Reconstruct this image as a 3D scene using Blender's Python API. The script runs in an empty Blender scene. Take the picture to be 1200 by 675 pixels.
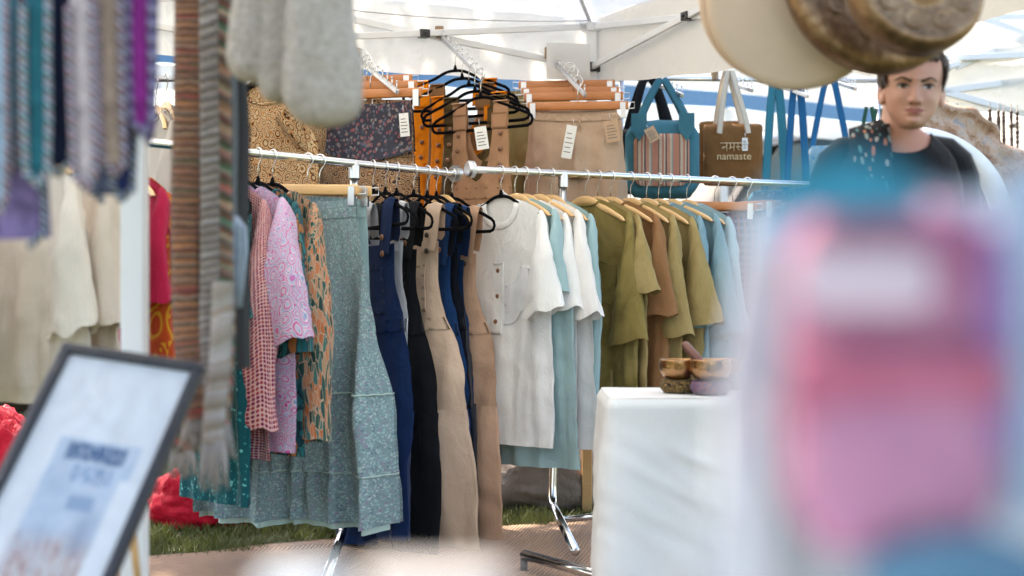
import bpy, bmesh, math, random
from mathutils import Vector as V, Matrix, noise
C = bpy.context.scene.collection
SC = bpy.context.scene
R = math.radians
F = 1200 * 50 / 36.0
ZC = 0.9
PI = math.pi
def P(px, py, d): return V(((px - 600) * d / F, d, ZC - (py - 337.5) * d / F))
def G(px, py):
    d = ZC * F / (py - 337.5); return V(((px - 600) * d / F, d, 0))
def lerp(a, b, t): return a + (b - a) * t
def sst(a, b, x):
    t = min(1, max(0, (x - a) / (b - a))); return t * t * (3 - 2 * t)
def interp(pts, x):
    if x <= pts[0][0]: return pts[0][1]
    for (a, p), (b, q) in zip(pts, pts[1:]):
        if x <= b:
            t = (x - a) / (b - a); return p + (q - p) * t
    return pts[-1][1]
def sinterp(pts, x):
    # smooth (catmull-rom) interpolation on sorted knots
    n = len(pts)
    if x <= pts[0][0]: return pts[0][1]
    if x >= pts[-1][0]: return pts[-1][1]
    for i in range(n - 1):
        if x <= pts[i + 1][0]:
            x0, y0 = pts[i]; x1, y1 = pts[i + 1]; h = x1 - x0
            m0 = (y1 - pts[i - 1][1]) / (x1 - pts[i - 1][0]) if i > 0 else (y1 - y0) / h
            m1 = (pts[i + 2][1] - y0) / (pts[i + 2][0] - x0) if i + 2 < n else (y1 - y0) / h
            t = (x - x0) / h
            return ((2*t**3-3*t*t+1)*y0 + (t**3-2*t*t+t)*h*m0 + (-2*t**3+3*t*t)*y1 + (t**3-t*t)*h*m1)
def nz(x, y, z): return noise.noise(V((x, y, z)))

# ------------------------------------------------------------------ objects
TILT = [0]
def thing(name, label, cat, loc=(0, 0, 0), rz=0, group=None):
    o = bpy.data.objects.new(name, None); C.objects.link(o)
    o.location = loc; o.rotation_euler = (0, TILT[0], rz); TILT[0] = 0; o.empty_display_size = .05
    o['label'] = label; o['category'] = cat
    if group: o['group'] = group
    return o
def tag(o, label, cat, group=None):
    o['label'] = label; o['category'] = cat
    if group: o['group'] = group
    return o
def copy_tree(o, parent=None):
    c = o.copy(); C.objects.link(c)
    if parent: c.parent = parent
    for ch in list(o.children): copy_tree(ch, c)
    return c

class MB:
    def __init__(s): s.v = []; s.f = []; s.uv = []; s.mi = []; s.cur = 0
    def face(s, idx, uv=None):
        s.f.append(tuple(idx)); s.uv.append(uv); s.mi.append(s.cur)
    def grid(s, fn, nu, nv, cu=False, uvs=(1, 1), flip=False):
        b = len(s.v); n = nu if cu else nu + 1
        for j in range(nv + 1):
            for i in range(n):
                s.v.append(V(fn(i / nu, j / nv)))
        for j in range(nv):
            for i in range(nu):
                i2 = (i + 1) % n if cu else i + 1
                q = [b + j*n + i, b + j*n + i2, b + (j+1)*n + i2, b + (j+1)*n + i]
                uv = [(i/nu*uvs[0], j/nv*uvs[1]), ((i+1)/nu*uvs[0], j/nv*uvs[1]), ((i+1)/nu*uvs[0], (j+1)/nv*uvs[1]), (i/nu*uvs[0], (j+1)/nv*uvs[1])]
                if flip: q.reverse(); uv.reverse()
                s.face(q, uv)
        return b
    def box(s, c, size, rot=None, bev=0):
        c = V(c); hx, hy, hz = size[0]/2, size[1]/2, size[2]/2
        if bev:
            bm = bmesh.new(); bmesh.ops.create_cube(bm, size=1)
            for q in bm.verts: q.co = V((q.co.x*size[0], q.co.y*size[1], q.co.z*size[2]))
            bmesh.ops.bevel(bm, geom=bm.edges[:], offset=bev, segments=2, affect='EDGES', profile=.5)
            b = len(s.v); bm.verts.ensure_lookup_table()
            for q in bm.verts: s.v.append(c + (rot @ q.co if rot else q.co))
            for f in bm.faces: s.face([b + q.index for q in f.verts])
            bm.free(); return
        b = len(s.v)
        for x in (-hx, hx):
            for y in (-hy, hy):
                for z in (-hz, hz):
                    q = V((x, y, z)); s.v.append(c + (rot @ q if rot else q))
        for f in ((0,1,3,2),(4,6,7,5),(0,4,5,1),(2,3,7,6),(0,2,6,4),(1,5,7,3)): s.face([b+i for i in f])
    def tube(s, path, r, seg=8, closed=False, flat=None, caps=True, ucyc=1.0):
        # r: radius or list; flat: (axis vector, factor) squash
        path = [V(p) for p in path]; n = len(path); b = len(s.v)
        prev = None; acc = 0; ds = []
        for i, p in enumerate(path):
            a = path[(i-1) % n] if (closed or i > 0) else p
            c = path[(i+1) % n] if (closed or i < n-1) else p
            t = (c - a).normalized()
            if prev is None:
                up = V((0, 1, 0)) if abs(t.y) < .9 else V((1, 0, 0))
                x = t.cross(up).normalized()
            else:
                x = (prev - t * prev.dot(t)).normalized()
            prev = x; y = t.cross(x)
            if i: acc += (p - path[i-1]).length
            ds.append(acc)
            rr = r[i] if isinstance(r, (list, tuple)) else r
            for k in range(seg):
                an = 2*PI*k/seg + (PI/4 if seg == 4 else 0)
                o = x*math.cos(an)*rr + y*math.sin(an)*rr
                if flat: ax = V(flat[0]); o = o - ax * o.dot(ax) * (1 - flat[1])
                s.v.append(p + o)
        m = n if closed else n - 1
        for i in range(m):
            j = (i+1) % n
            d1 = ds[j] if j else acc + (path[0]-path[-1]).length
            for k in range(seg):
                k2 = (k+1) % seg
                s.face([b+i*seg+k, b+i*seg+k2, b+j*seg+k2, b+j*seg+k],
                       [(k/seg*ucyc, ds[i]), ((k+1)/seg*ucyc, ds[i]), ((k+1)/seg*ucyc, d1), (k/seg*ucyc, d1)])
        if caps and not closed:
            s.face([b+k for k in range(seg)][::-1]); s.face([b+(n-1)*seg+k for k in range(seg)])
    def lathe(s, prof, seg=32, c=(0, 0, 0), M=None, sx=1, sy=1):
        c = V(c); b = len(s.v); n = len(prof)
        for (r, z) in prof:
            for k in range(seg):
                a = 2*PI*k/seg; q = V((r*math.cos(a)*sx, r*math.sin(a)*sy, z)); s.v.append(c + (M @ q if M else q))
        for i in range(n-1):
            for k in range(seg):
                k2 = (k+1) % seg
                s.face([b+i*seg+k, b+i*seg+k2, b+(i+1)*seg+k2, b+(i+1)*seg+k],
                       [(k/seg, i/n), ((k+1)/seg, i/n), ((k+1)/seg, (i+1)/n), (k/seg, (i+1)/n)])
        if prof[0][0] > 1e-6: s.face([b+k for k in range(seg)][::-1])
        if prof[-1][0] > 1e-6: s.face([b+(n-1)*seg+k for k in range(seg)])
    def ball(s, c, r, nu=16, nv=10, M=None):
        c = V(c); r = r if isinstance(r, (tuple, list)) else (r, r, r)
        def fn(u, v):
            a = 2*PI*u; t = PI*v
            q = V((r[0]*math.sin(t)*math.cos(a), r[1]*math.sin(t)*math.sin(a), r[2]*math.cos(t)))
            return c + (M @ q if M else q)
        s.grid(fn, nu, nv, cu=True)
    def poly(s, pts2, th, fr=None):
        # extruded polygon, pts in xz plane, thickness th along y
        b = len(s.v); n = len(pts2)
        for y in (-th/2, th/2):
            for (x, z) in pts2:
                q = V((x, y, z)); s.v.append(fr @ q if fr else q)
        s.face([b+i for i in range(n)], [(x, z) for x, z in pts2]); s.face([b+n+i for i in range(n)][::-1], [(x, z) for x, z in pts2][::-1])
        for i in range(n):
            j = (i+1) % n; s.face([b+j, b+i, b+n+i, b+n+j])
    def build(s, name, mat, parent=None, world=False, smooth=True, ang=None, loc=None, at=None):
        off = parent.location if (world and parent) else V((0, 0, 0))
        if loc is not None: off = V(loc)
        me = bpy.data.meshes.new(name)
        me.from_pydata([tuple(q - off) for q in s.v], [], s.f)
        uvl = me.uv_layers.new(name='UVMap'); k = 0
        for i, f in enumerate(s.f):
            for j in range(len(f)):
                u = s.uv[i]; vtx = s.v[f[j]]
                uvl.data[k].uv = u[j] if u else (vtx.x + vtx.y*.7, vtx.z + vtx.y*.3); k += 1
        mats = mat if isinstance(mat, (list, tuple)) else [mat]
        for m in mats: me.materials.append(m)
        me.polygons.foreach_set('material_index', s.mi)
        bm = bmesh.new(); bm.from_mesh(me)
        bmesh.ops.remove_doubles(bm, verts=bm.verts, dist=1e-5)
        if ang is not None:
            for e in bm.edges:
                if len(e.link_faces) == 2 and e.calc_face_angle(0) > R(ang): e.smooth = False
        bm.to_mesh(me); bm.free()
        me.polygons.foreach_set('use_smooth', [bool(smooth)] * len(me.polygons))
        me.update()
        o = bpy.data.objects.new(name, me); C.objects.link(o)
        if parent: o.parent = parent
        if loc is not None: o.location = loc
        if at is not None: o.location = at
        return o

# ------------------------------------------------------------------ materials
class NT:
    def __init__(s, name):
        s.m = bpy.data.materials.new(name); s.m.use_nodes = True
        s.t = s.m.node_tree; s.t.nodes.clear()
        s.out = s.n('ShaderNodeOutputMaterial')
    def n(s, typ, **k):
        nd = s.t.nodes.new(typ)
        for a, b in k.items():
            if a == 'i':
                for key, val in b.items(): s.set(nd.inputs[key], val)
            else: setattr(nd, a, b)
        return nd
    def set(s, inp, val):
        if isinstance(val, bpy.types.NodeSocket): s.t.links.new(val, inp)
        elif isinstance(val, (tuple, list)) and len(val) == 3 and inp.type == 'RGBA': inp.default_value = (*val, 1)
        else: inp.default_value = val
    def math(s, op, a, b=0, c=0):
        nd = s.n('ShaderNodeMath', operation=op); s.set(nd.inputs[0], a); s.set(nd.inputs[1], b); s.set(nd.inputs[2], c); return nd.outputs[0]
    def mix(s, f, a, b, mode='MIX'):
        nd = s.n('ShaderNodeMix', data_type='RGBA', blend_type=mode); s.set(nd.inputs['Factor'], f); s.set(nd.inputs[6], a); s.set(nd.inputs[7], b); return nd.outputs[2]
    def ramp(s, f, stops, interp='LINEAR'):
        nd = s.n('ShaderNodeValToRGB'); s.set(nd.inputs[0], f); cr = nd.color_ramp; cr.interpolation = interp
        while len(cr.elements) < len(stops): cr.elements.new(.5)
        for e, (p, c) in zip(cr.elements, stops): e.position = p; e.color = (*c, 1) if len(c) == 3 else c
        return nd.outputs[0]
    def uv(s, scale=(1, 1, 1), loc=(0, 0, 0), rot=0, kind='UV'):
        tc = s.n('ShaderNodeTexCoord'); mp = s.n('ShaderNodeMapping'); s.t.links.new(tc.outputs[kind], mp.inputs[0])
        mp.inputs['Scale'].default_value = scale; mp.inputs['Location'].default_value = loc; mp.inputs['Rotation'].default_value = (0, 0, rot)
        return mp.outputs[0]
    def noise(s, vec, sc, det=3, rough=.55, dist=0):
        nd = s.n('ShaderNodeTexNoise', i={'Vector': vec, 'Scale': sc, 'Detail': det, 'Roughness': rough, 'Distortion': dist}); return nd.outputs['Fac']
    def vor(s, vec, sc, feat='F1', rnd=1.0):
        nd = s.n('ShaderNodeTexVoronoi', feature=feat, i={'Vector': vec, 'Scale': sc, 'Randomness': rnd}); return nd
    def warp(s, vec, sc, amt):
        nd = s.n('ShaderNodeTexNoise', i={'Vector': vec, 'Scale': sc, 'Detail': 2})
        a = s.n('ShaderNodeVectorMath', operation='SUBTRACT'); s.set(a.inputs[0], nd.outputs['Color']); a.inputs[1].default_value = (.5, .5, .5)
        b = s.n('ShaderNodeVectorMath', operation='SCALE'); s.set(b.inputs[0], a.outputs[0]); b.inputs['Scale'].default_value = amt
        c = s.n('ShaderNodeVectorMath', operation='ADD'); s.set(c.inputs[0], vec); s.set(c.inputs[1], b.outputs[0]); return c.outputs[0]
    def sep(s, vec):
        nd = s.n('ShaderNodeSeparateXYZ'); s.set(nd.inputs[0], vec); return nd.outputs
    def bump(s, h, st, dist=.01):
        nd = s.n('ShaderNodeBump', i={'Height': h, 'Strength': st, 'Distance': dist}); return nd.outputs[0]
    def bsdf(s, col, rough=.6, metal=0, normal=None, **k):
        b = s.n('ShaderNodeBsdfPrincipled', i={'Base Color': col, 'Roughness': rough, 'Metallic': metal})
        if normal is not None: s.set(b.inputs['Normal'], normal)
        for key, val in k.items(): s.set(b.inputs[key.replace('_', ' ')], val)
        return b.outputs[0]
    def done(s, sh):
        s.t.links.new(sh, s.out.inputs[0]); return s.m

def plain(name, col, rough=.5, metal=0, var=.12, vs=12, bump=.0, bs=80, **k):
    t = NT(name); vec = t.uv(kind='Object')
    nf = t.noise(vec, vs, 4)
    c = t.mix(nf, tuple(x*(1-var) for x in col), tuple(min(1, x*(1+var)) for x in col))
    nm = t.bump(t.noise(vec, bs, 3), bump, .004) if bump else None
    rg = t.math('MULTIPLY_ADD', nf, .16, rough - .08)
    return t.done(t.bsdf(c, rg, metal, nm, **k))

def cloth(name, col, pat=None, var=.10, trans=.12, wr=.35, rough=.85, weave=.25, sheen=.06, slub=0):
    """woven cloth; col a colour or pat(t, uv) -> colour socket"""
    t = NT(name); uv = t.uv()
    base = pat(t, uv) if pat else col
    big = t.noise(uv, 5, 5, .65)
    fac = t.math('MULTIPLY_ADD', big, 2*var, 1 - var)
    cc = t.n('ShaderNodeCombineColor', i={0: fac, 1: fac, 2: fac}).outputs[0]
    c = t.mix(1.0, base, cc, 'MULTIPLY')
    if slub:
        st = t.noise(t.uv(scale=(260, 6, 1)), 1, 2); st2 = t.noise(t.uv(scale=(7, 240, 1)), 1, 2)
        f = t.math('MULTIPLY_ADD', t.math('ADD', st, st2), slub, 1 - slub)
        c2 = t.n('ShaderNodeCombineColor', i={0: f, 1: f, 2: f}).outputs[0]
        c = t.mix(1.0, c, c2, 'MULTIPLY')
    wrn = t.noise(t.uv(scale=(1, .55, 1)), 16, 5, .6, .6)
    fine = t.noise(uv, 260, 2)
    n1 = t.bump(wrn, wr, .02); 
    nb = t.n('ShaderNodeBump', i={'Height': fine, 'Strength': weave, 'Distance': .003, 'Normal': n1}).outputs[0]
    b = t.bsdf(c, rough, 0, nb, Sheen_Weight=sheen, Sheen_Roughness=.5, Specular_IOR_Level=.12)
    if trans:
        tr = t.n('ShaderNodeBsdfTranslucent', i={'Color': c, 'Normal': nb}).outputs[0]
        mx = t.n('ShaderNodeMixShader', i={0: trans}); t.t.links.new(b, mx.inputs[1]); t.t.links.new(tr, mx.inputs[2]); b = mx.outputs[0]
    return t.done(b)

# printed / woven patterns (uv in metres)
def p_dots(ground, mark, sc=62, thr=.30, mark2=None):
    def f(t, uv):
        m = t.uv(scale=(1, 1.7, 1))
        w = t.warp(m, 9, .012)
        v = t.vor(w, sc, 'F1', .12)
        d = t.math('LESS_THAN', v.outputs['Distance'], thr)
        rnd = t.sep(v.outputs['Color'])[0]
        mc = t.mix(t.math('GREATER_THAN', rnd, .6), mark, mark2 or mark)
        return t.mix(d, ground, mc)
    return f
def p_rings(cols, sc=22, k=2.6, warp=.02, seed=0, edge=None, rnd=1.0):
    """paisley-like concentric blobs"""
    def f(t, uv):
        m = t.uv(loc=(seed, seed*.7, 0)); w = t.warp(m, 18, warp); w = t.warp(w, 55, warp*.3)
        v = t.vor(w, sc, 'F1', rnd)
        rnd_ = t.sep(v.outputs['Color'])[0]
        fr = t.math('FRACT', t.math('MULTIPLY_ADD', v.outputs['Distance'], k, rnd_))
        n = len(cols)
        c = t.ramp(fr, [(i/n, cc) for i, cc in enumerate(cols)], 'CONSTANT')
        v2 = t.vor(w, sc*3.7, 'F1'); r2 = t.sep(v2.outputs['Color'])[1]
        dot = t.math('MULTIPLY', t.math('LESS_THAN', v2.outputs['Distance'], .28), t.math('GREATER_THAN', r2, .45))
        c2 = t.ramp(r2, [(.45 + i*.55/n, cc) for i, cc in enumerate(cols[::-1])], 'CONSTANT')
        c = t.mix(dot, c, c2)
        if edge:
            ve = t.vor(w, sc, 'DISTANCE_TO_EDGE', rnd)
            c = t.mix(t.math('LESS_THAN', ve.outputs['Distance'], .07), c, edge)
        return c
    return f
def p_leaves(ground, cols, sc=30, seed=0, line=None):
    """scattered strokes in two directions, small blossoms between them"""
    def f(t, uv):
        c = ground
        for q, rot in enumerate((.7, -.6, 1.5)):
            m = t.uv(scale=(1, .38, 1), loc=(seed+q*3.1, q*1.7, 0), rot=rot); w = t.warp(m, 14, .03)
            v = t.vor(w, sc, 'F1', .9)
            r = t.sep(v.outputs['Color'])
            if line:
                c = t.mix(t.math('MULTIPLY', t.math('LESS_THAN', v.outputs['Distance'], .36), t.math('GREATER_THAN', r[1], .35)), c, line)
            d = t.math('MULTIPLY', t.math('LESS_THAN', v.outputs['Distance'], .28), t.math('GREATER_THAN', r[1], .35))
            n = len(cols); cc = t.ramp(r[0], [(i/n, x) for i, x in enumerate(cols)], 'CONSTANT')
            c = t.mix(d, c, cc)
        return c
    return f
def p_mosaic(cols, sc=60, line=None, lw=.10, seed=0, st=.45, dark=None):
    """crowded leaf shapes: stretched cells in two directions with pale outlines"""
    def f(t, uv):
        c = None; n = len(cols)
        for q, rot in enumerate((.75, -.65)):
            m = t.uv(scale=(1, st, 1), loc=(seed+q*4.1, q*2.3, 0), rot=rot); w = t.warp(m, 16, .03)
            v = t.vor(w, sc, 'F1'); e = t.vor(w, sc, 'DISTANCE_TO_EDGE'); r = t.sep(v.outputs['Color'])
            k = t.ramp(r[0], [(i/n, x) for i, x in enumerate(cols)], 'CONSTANT')
            if line: k = t.mix(t.math('LESS_THAN', e.outputs['Distance'], lw), k, line)
            c = k if c is None else t.mix(t.math('GREATER_THAN', r[1], .5), c, k)
        return c
    return f
def p_sprig(ground, cols, sc=55, thr=.3, cover=.5, seed=0):
    def f(t, uv):
        c = ground
        for q in range(2):
            m = t.uv(loc=(seed+q*5.3, q*2.1, 0), rot=q*.8, scale=(1, 1-.35*q, 1)); w = t.warp(m, 40, .012)
            v = t.vor(w, sc*(1+.45*q), 'F1'); r = t.sep(v.outputs['Color'])
            n = len(cols); cc = t.ramp(r[0], [(i/n, x) for i, x in enumerate(cols)], 'CONSTANT')
            c = t.mix(t.math('MULTIPLY', t.math('LESS_THAN', v.outputs['Distance'], thr), t.math('LESS_THAN', r[2], cover)), c, cc)
        return c
    return f
def p_stripes(stops, freq=10, axis=0, wob=.0):
    def f(t, uv):
        w = t.warp(uv, 20, wob) if wob else uv
        x = t.sep(w)[axis]
        return t.ramp(t.math('FRACT', t.math('MULTIPLY', x, freq)), stops, 'CONSTANT')
    return f
def p_plaid(ground, a, b, f1=28, f2=28):
    def f(t, uv):
        s = t.sep(uv)
        x = t.math('FRACT', t.math('MULTIPLY', s[0], f1)); y = t.math('FRACT', t.math('MULTIPLY', s[1], f2))
        c = t.mix(t.math('MULTIPLY', t.math('LESS_THAN', x, .3), .7), ground, a)
        c = t.mix(t.math('MULTIPLY', t.math('LESS_THAN', y, .3), .7), c, b)
        c = t.mix(t.math('GREATER_THAN', x, .92), c, (.16, .12, .13)); return t.mix(t.math('GREATER_THAN', y, .92), c, (.13, .1, .12))
    return f
def p_mottle(cols, sc=12, dist=1.0):
    def f(t, uv):
        n = len(cols); return t.ramp(t.noise(uv, sc, 5, .62, dist), [(.3 + .4*i/(n-1), c) for i, c in enumerate(cols)])
    return f

def fabric_white(name, col=(.8, .8, .79), trans=.5):
    t = NT(name); vec = t.uv(kind='Object')
    n = t.noise(vec, 2.2, 5, .6)
    c = t.mix(n, tuple(x*.9 for x in col), col)
    nb = t.bump(t.noise(vec, 3.0, 4, .55, .4), .5, .08)
    d = t.bsdf(c, .55, 0, nb, Specular_IOR_Level=.3)
    tr = t.n('ShaderNodeBsdfTranslucent', i={'Color': c, 'Normal': nb}).outputs[0]
    mx = t.n('ShaderNodeMixShader', i={0: trans}); t.t.links.new(d, mx.inputs[1]); t.t.links.new(tr, mx.inputs[2])
    return t.done(mx.outputs[0])

M = {}
M['chrome'] = plain('chrome', (.72, .73, .75), .17, 1, .06, 30)
M['steel'] = plain('brushed_steel', (.62, .63, .66), .3, 1, .08, 30)
M['hook'] = plain('hook_wire', (.75, .76, .78), .22, 1, .05)
M['pole'] = plain('white_powder_coat', (.74, .75, .77), .38, 0, .05, 6)
M['black_plastic'] = plain('black_plastic', (.02, .02, .022), .4)
M['velvet'] = plain('black_velvet', (.004, .004, .006), .95, 0, .3, 60, Specular_IOR_Level=.05, Sheen_Weight=.03)
def wood_mat(name, a, b, sc=1):
    t = NT(name); v = t.uv(kind='Object', scale=(3, 26, 26))
    g = t.noise(v, 5*sc, 5, .6, 1.2); c = t.mix(g, a, b)
    return t.done(t.bsdf(c, t.math('MULTIPLY_ADD', g, .2, .3), 0, t.bump(g, .12, .003), Coat_Weight=.15))
M['wood_light'] = wood_mat('beech_wood', (.62, .36, .15), (.76, .50, .24))
M['wood_red'] = wood_mat('cherry_wood', (.46, .15, .045), (.62, .25, .085))
M['wood_dark'] = wood_mat('dark_wood', (.13, .05, .025), (.22, .09, .045))
M['canopy'] = fabric_white('canopy_fabric', (.86, .855, .835), .48)
M['canopy_cream'] = fabric_white('cream_valance_fabric', (.82, .755, .68), .30)
M['blue_band'] = fabric_white('blue_stripe_fabric', (.11, .24, .42), .3)
M['grey_van'] = plain('grey_vehicle_paint', (.10, .10, .13), .3, 0, .1)
M['tag'] = plain('paper_tag', (.8, .8, .8), .7)
M['ink'] = plain('tag_print', (.12, .12, .12), .7)
M['button'] = plain('brown_button', (.22, .10, .055), .35)
M['button_dark'] = plain('dark_button', (.05, .035, .03), .35)
# ------------------------------------------------------------------ hangers
def zh(x):   # top line of a hanger's arms below the rail axis
    return -.092 - .30*abs(x)*sst(0, .09, abs(x)) - .35*x*x
def hook_path(stem=-.092):
    p = [(-.019, 0, .001)]
    for i in range(1, 10):
        a = PI - PI*1.12*i/9; p.append((.0195*math.cos(a), 0, .0195*math.sin(a) - .001))
    p += [(.012, 0, -.022), (.003, 0, -.034), (0, 0, -.05), (0, 0, stem)]
    return p
def build_hook(root, stem=-.092):
    m = MB(); m.tube(hook_path(stem), .0021, 6); return m.build('hook', M['hook'], root)
def wood_hanger():
    r = thing('wooden_hanger', 'x', 'hanger')
    m = MB(); n = 26
    def fn(u, v):
        x = lerp(-.215, .215, v); h = lerp(.019, .010, min(1, abs(x)/.2)); w = .0075
        if abs(x) > .2: h *= math.sqrt(max(.02, 1-((abs(x)-.2)/.0155)**2))
        a = 2*PI*u
        return (x, -.03*(x/.21)**2 + w*math.cos(a), zh(x) - .006 + h*math.sin(a)*(1 if math.sin(a) > 0 else .8))
    m.grid(fn, 12, n, cu=True); m.build('arm', M['wood_light'], r)
    build_hook(r, -.09); return r
def velvet_hanger():
    r = thing('velvet_hanger', 'x', 'hanger')
    m = MB(); p = []
    for i in range(25): x = lerp(-.205, .205, i/24); p.append((x, 0, zh(x)))
    z1 = zh(.205)
    p += [(.217, 0, z1-.010), (.221, 0, z1-.024), (.215, 0, z1-.038), (.2, 0, z1-.044)]
    for i in range(1, 12): p.append((lerp(.2, -.2, i/12), 0, z1-.045))
    p += [(-.2, 0, z1-.044), (-.215, 0, z1-.038), (-.221, 0, z1-.024), (-.217, 0, z1-.010)]
    m.tube(p, .0062, 8, closed=True, flat=((0, 1, 0), .55))
    m.tube([(0, 0, -.07), (0, 0, -.082), (0, 0, -.095)], [.004, .007, .012], 8)
    m.build('frame', M['velvet'], r); build_hook(r, -.085); return r
def clip_hanger(w=.36, mat='wood_light'):
    r = thing('clip_hanger', 'x', 'hanger')
    m = MB(); m.box((0, 0, -.100), (w, .013, .034), bev=.005); bar = m.build('bar', M[mat], r)
    build_hook(r, -.085)
    for s in (-1, 1):
        m = MB()
        x = s*(w/2 - .022)
        for yy in (-1, 1):
            m.box((x, yy*.009, -.118), (.022, .0015, .058)); m.box((x, yy*.006, -.148), (.022, .008, .004))
        m.tube([(x+s*.008, 0, -.09), (x+s*.045, 0, -.088), (x+s*.045, 0, -.112), (x+s*.008, 0, -.114)], .0022, 6)
        m.build('clip', M['steel'], bar, smooth=False)
    return r
PROTO = {}
def hanger(kind, loc, rz, label, group):
    if kind not in PROTO:
        PROTO[kind] = {'wood': wood_hanger, 'velvet': velvet_hanger, 'clip': clip_hanger, 'clipred': lambda: clip_hanger(.40, 'wood_red'),
                       'clipwide': lambda: clip_hanger(.34, 'wood_red')}[kind]()
        o = PROTO[kind]
    else: o = copy_tree(PROTO[kind])
    o.location = loc; o.rotation_euler.z = rz; o['label'] = label; o['group'] = group
    return o

# ------------------------------------------------------------------ garment surfaces
class Sheet:
    """two-sided hanging cloth: hw(v) half width, top(x), bottom z, thickness and vertical folds"""
    def __init__(s, hw, top, zb, t0=.008, t1=.03, amp=.014, seed=0, fx=9., cx=None, hemw=.0, tpow=3, bot=None, kmin=0):
        s.kmin = kmin; s.hw, s.top, s.zb, s.t0, s.t1, s.amp, s.seed, s.fx, s.cx, s.tpow, s.bot = hw, top, zb, t0, t1, amp, seed, fx, cx or (lambda v: 0), tpow, bot
    def fold(s, x, z, k):
        sd = s.seed
        a = nz(x*s.fx + sd*3.7, z*.9, sd) * s.amp * 1.6
        a -= ((1-abs(nz(x*s.fx*.9 + sd*2.1 + z*.5, z*.8 + sd, sd+4.)))**4 - .3) * s.amp * 1.0
        b = nz(x*s.fx*2.3 + sd, z*2.1, sd+7.1) * s.amp*.6
        c = nz(x*13 + z*8 + sd, z*11 - x*6, sd+2.) * .0065 + nz(x*34 - z*16, z*24 + sd, sd+9.) * .0028
        return (a + b) * k + c * min(1, k*2.5 + .25)
    def pos(s, u, v, side, nd=0):
        x0 = s.hw(v) * u; cx = s.cx(v)
        zt = s.top(s.hw(0)*u, side)
        zb = s.zb + (s.bot(u, side) if s.bot else 0)
        z = lerp(zt, zb, v)
        T = lerp(s.t0, s.t1, sst(0, .8, v)) * (1 - abs(u)**s.tpow)
        k = max(s.kmin, sst(.02, .9, v))
        y = side*T + s.fold(x0 + cx, z, k) + side*.35*s.fold(x0+cx+3.1, z+1.7, k)*(1-abs(u)**4)
        x = x0 + cx + .4*s.fold(x0*.6 + cx + 7, z, k)
        return V((x, y + side*nd, z))
    def add(s, m, nu=36, nv=44, hem=True, Lu=None):
        W = s.hw(1)*2; L = abs(s.zb - s.top(0, -1))
        for side in (-1, 1):
            def fn(u, v, side=side):
                h = 0
                if hem:
                    d = (1-v)*L
                    h = .0016 if d < .022 else (-.0008 if d < .03 else 0)
                return s.pos(2*u-1, v, side, h)
            m.grid(fn, nu, nv, uvs=(W, -L), flip=side > 0)
    def patch(s, u0, u1, v0, v1, side=-1, off=.003, nu=8, nv=16, m=None, rim=True):
        m = m or MB(); W = s.hw(.5)*2; L = abs(s.zb - s.top(0, -1))
        m.grid(lambda a, b: s.pos(lerp(u0, u1, a), lerp(v0, v1, b), side, off), nu, nv, uvs=((u1-u0)*W/2, (v1-v0)*L))
        if rim:
            q = [(0, 1, 0, 0), (0, 1, 1, 1), (0, 0, 0, 1), (1, 1, 0, 1)]
            for (a0, a1, b0, b1) in q:
                m.grid(lambda a, b: s.pos(lerp(u0, u1, lerp(a0, a1, a)), lerp(v0, v1, lerp(b0, b1, a)), side, off*(1-b*.9)), 12, 1, uvs=(.1, .01))
        return m
def disc_on(m, p, r, th=.004):
    m.tube([V(p) + V((0, 0, 0)), V(p) + V((0, -th*.6, 0)), V(p)+V((0, -th, 0))], [r, r, r*.8], 14)

def sleeve_mesh(sg, top, bot, S0, S1, E0, E1, yoff, dep, seed, amp=.008, bulge=0.0, gather=1.0, nv=26, L=.3, hem=True):
    m = MB(); S0, S1, E0, E1 = V(S0), V(S1), V(E0), V(E1)
    c0 = S0 + V((.055, 0, -.02)); c1 = S1 + V((.0, 0, -.02))
    def bz(a, b, c, t): return a*(1-t)**2 + b*2*t*(1-t) + c*t*t
    def fn(u, v):
        o = bz(S0, c0, E0, v); i = bz(S1, c1, E1, v)
        mid = (o+i)/2; half = (o-i)/2
        wdt = 1 + bulge*math.sin(PI*min(1, v*1.05)) ; g = lerp(1, gather, sst(.75, 1, v))
        a = 2*PI*u
        ca = math.cos(a); sa = math.sin(a)
        x = mid + half*ca*wdt*g
        d = lerp(.028, dep, sst(0, .6, v)) * (1 + bulge*1.4*math.sin(PI*v)) * lerp(1, gather*1.1, sst(.8, 1, v))
        y = lerp(0, yoff, sst(0, .7, v)) - d*sa*(abs(sa)**.15)
        k = sst(0, .5, v)*.8 + .2
        f = nz(x.x*16 + seed, x.z*5 + a*.6, seed)*amp + nz(x.x*30+seed, x.z*24, a+seed)*amp*.45 + nz(x.x*60, x.z*50+seed, a*2)*amp*.2
        h = .0016 if hem and v > .93 else 0
        n = V((ca*.6, -sa, 0))
        p = V((x.x, y, x.z)) + n*(f*k + h)
        p.z += (nz(x.x*9, 3.3, seed)*.012 + nz(ca*1.5, sa*1.5, seed+5)*.022*v*v)*k
        return (p.x*sg, p.y, p.z)
    m.grid(fn, 32, nv, cu=True, uvs=(.42, -L), flip=sg < 0)
    return m

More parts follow.
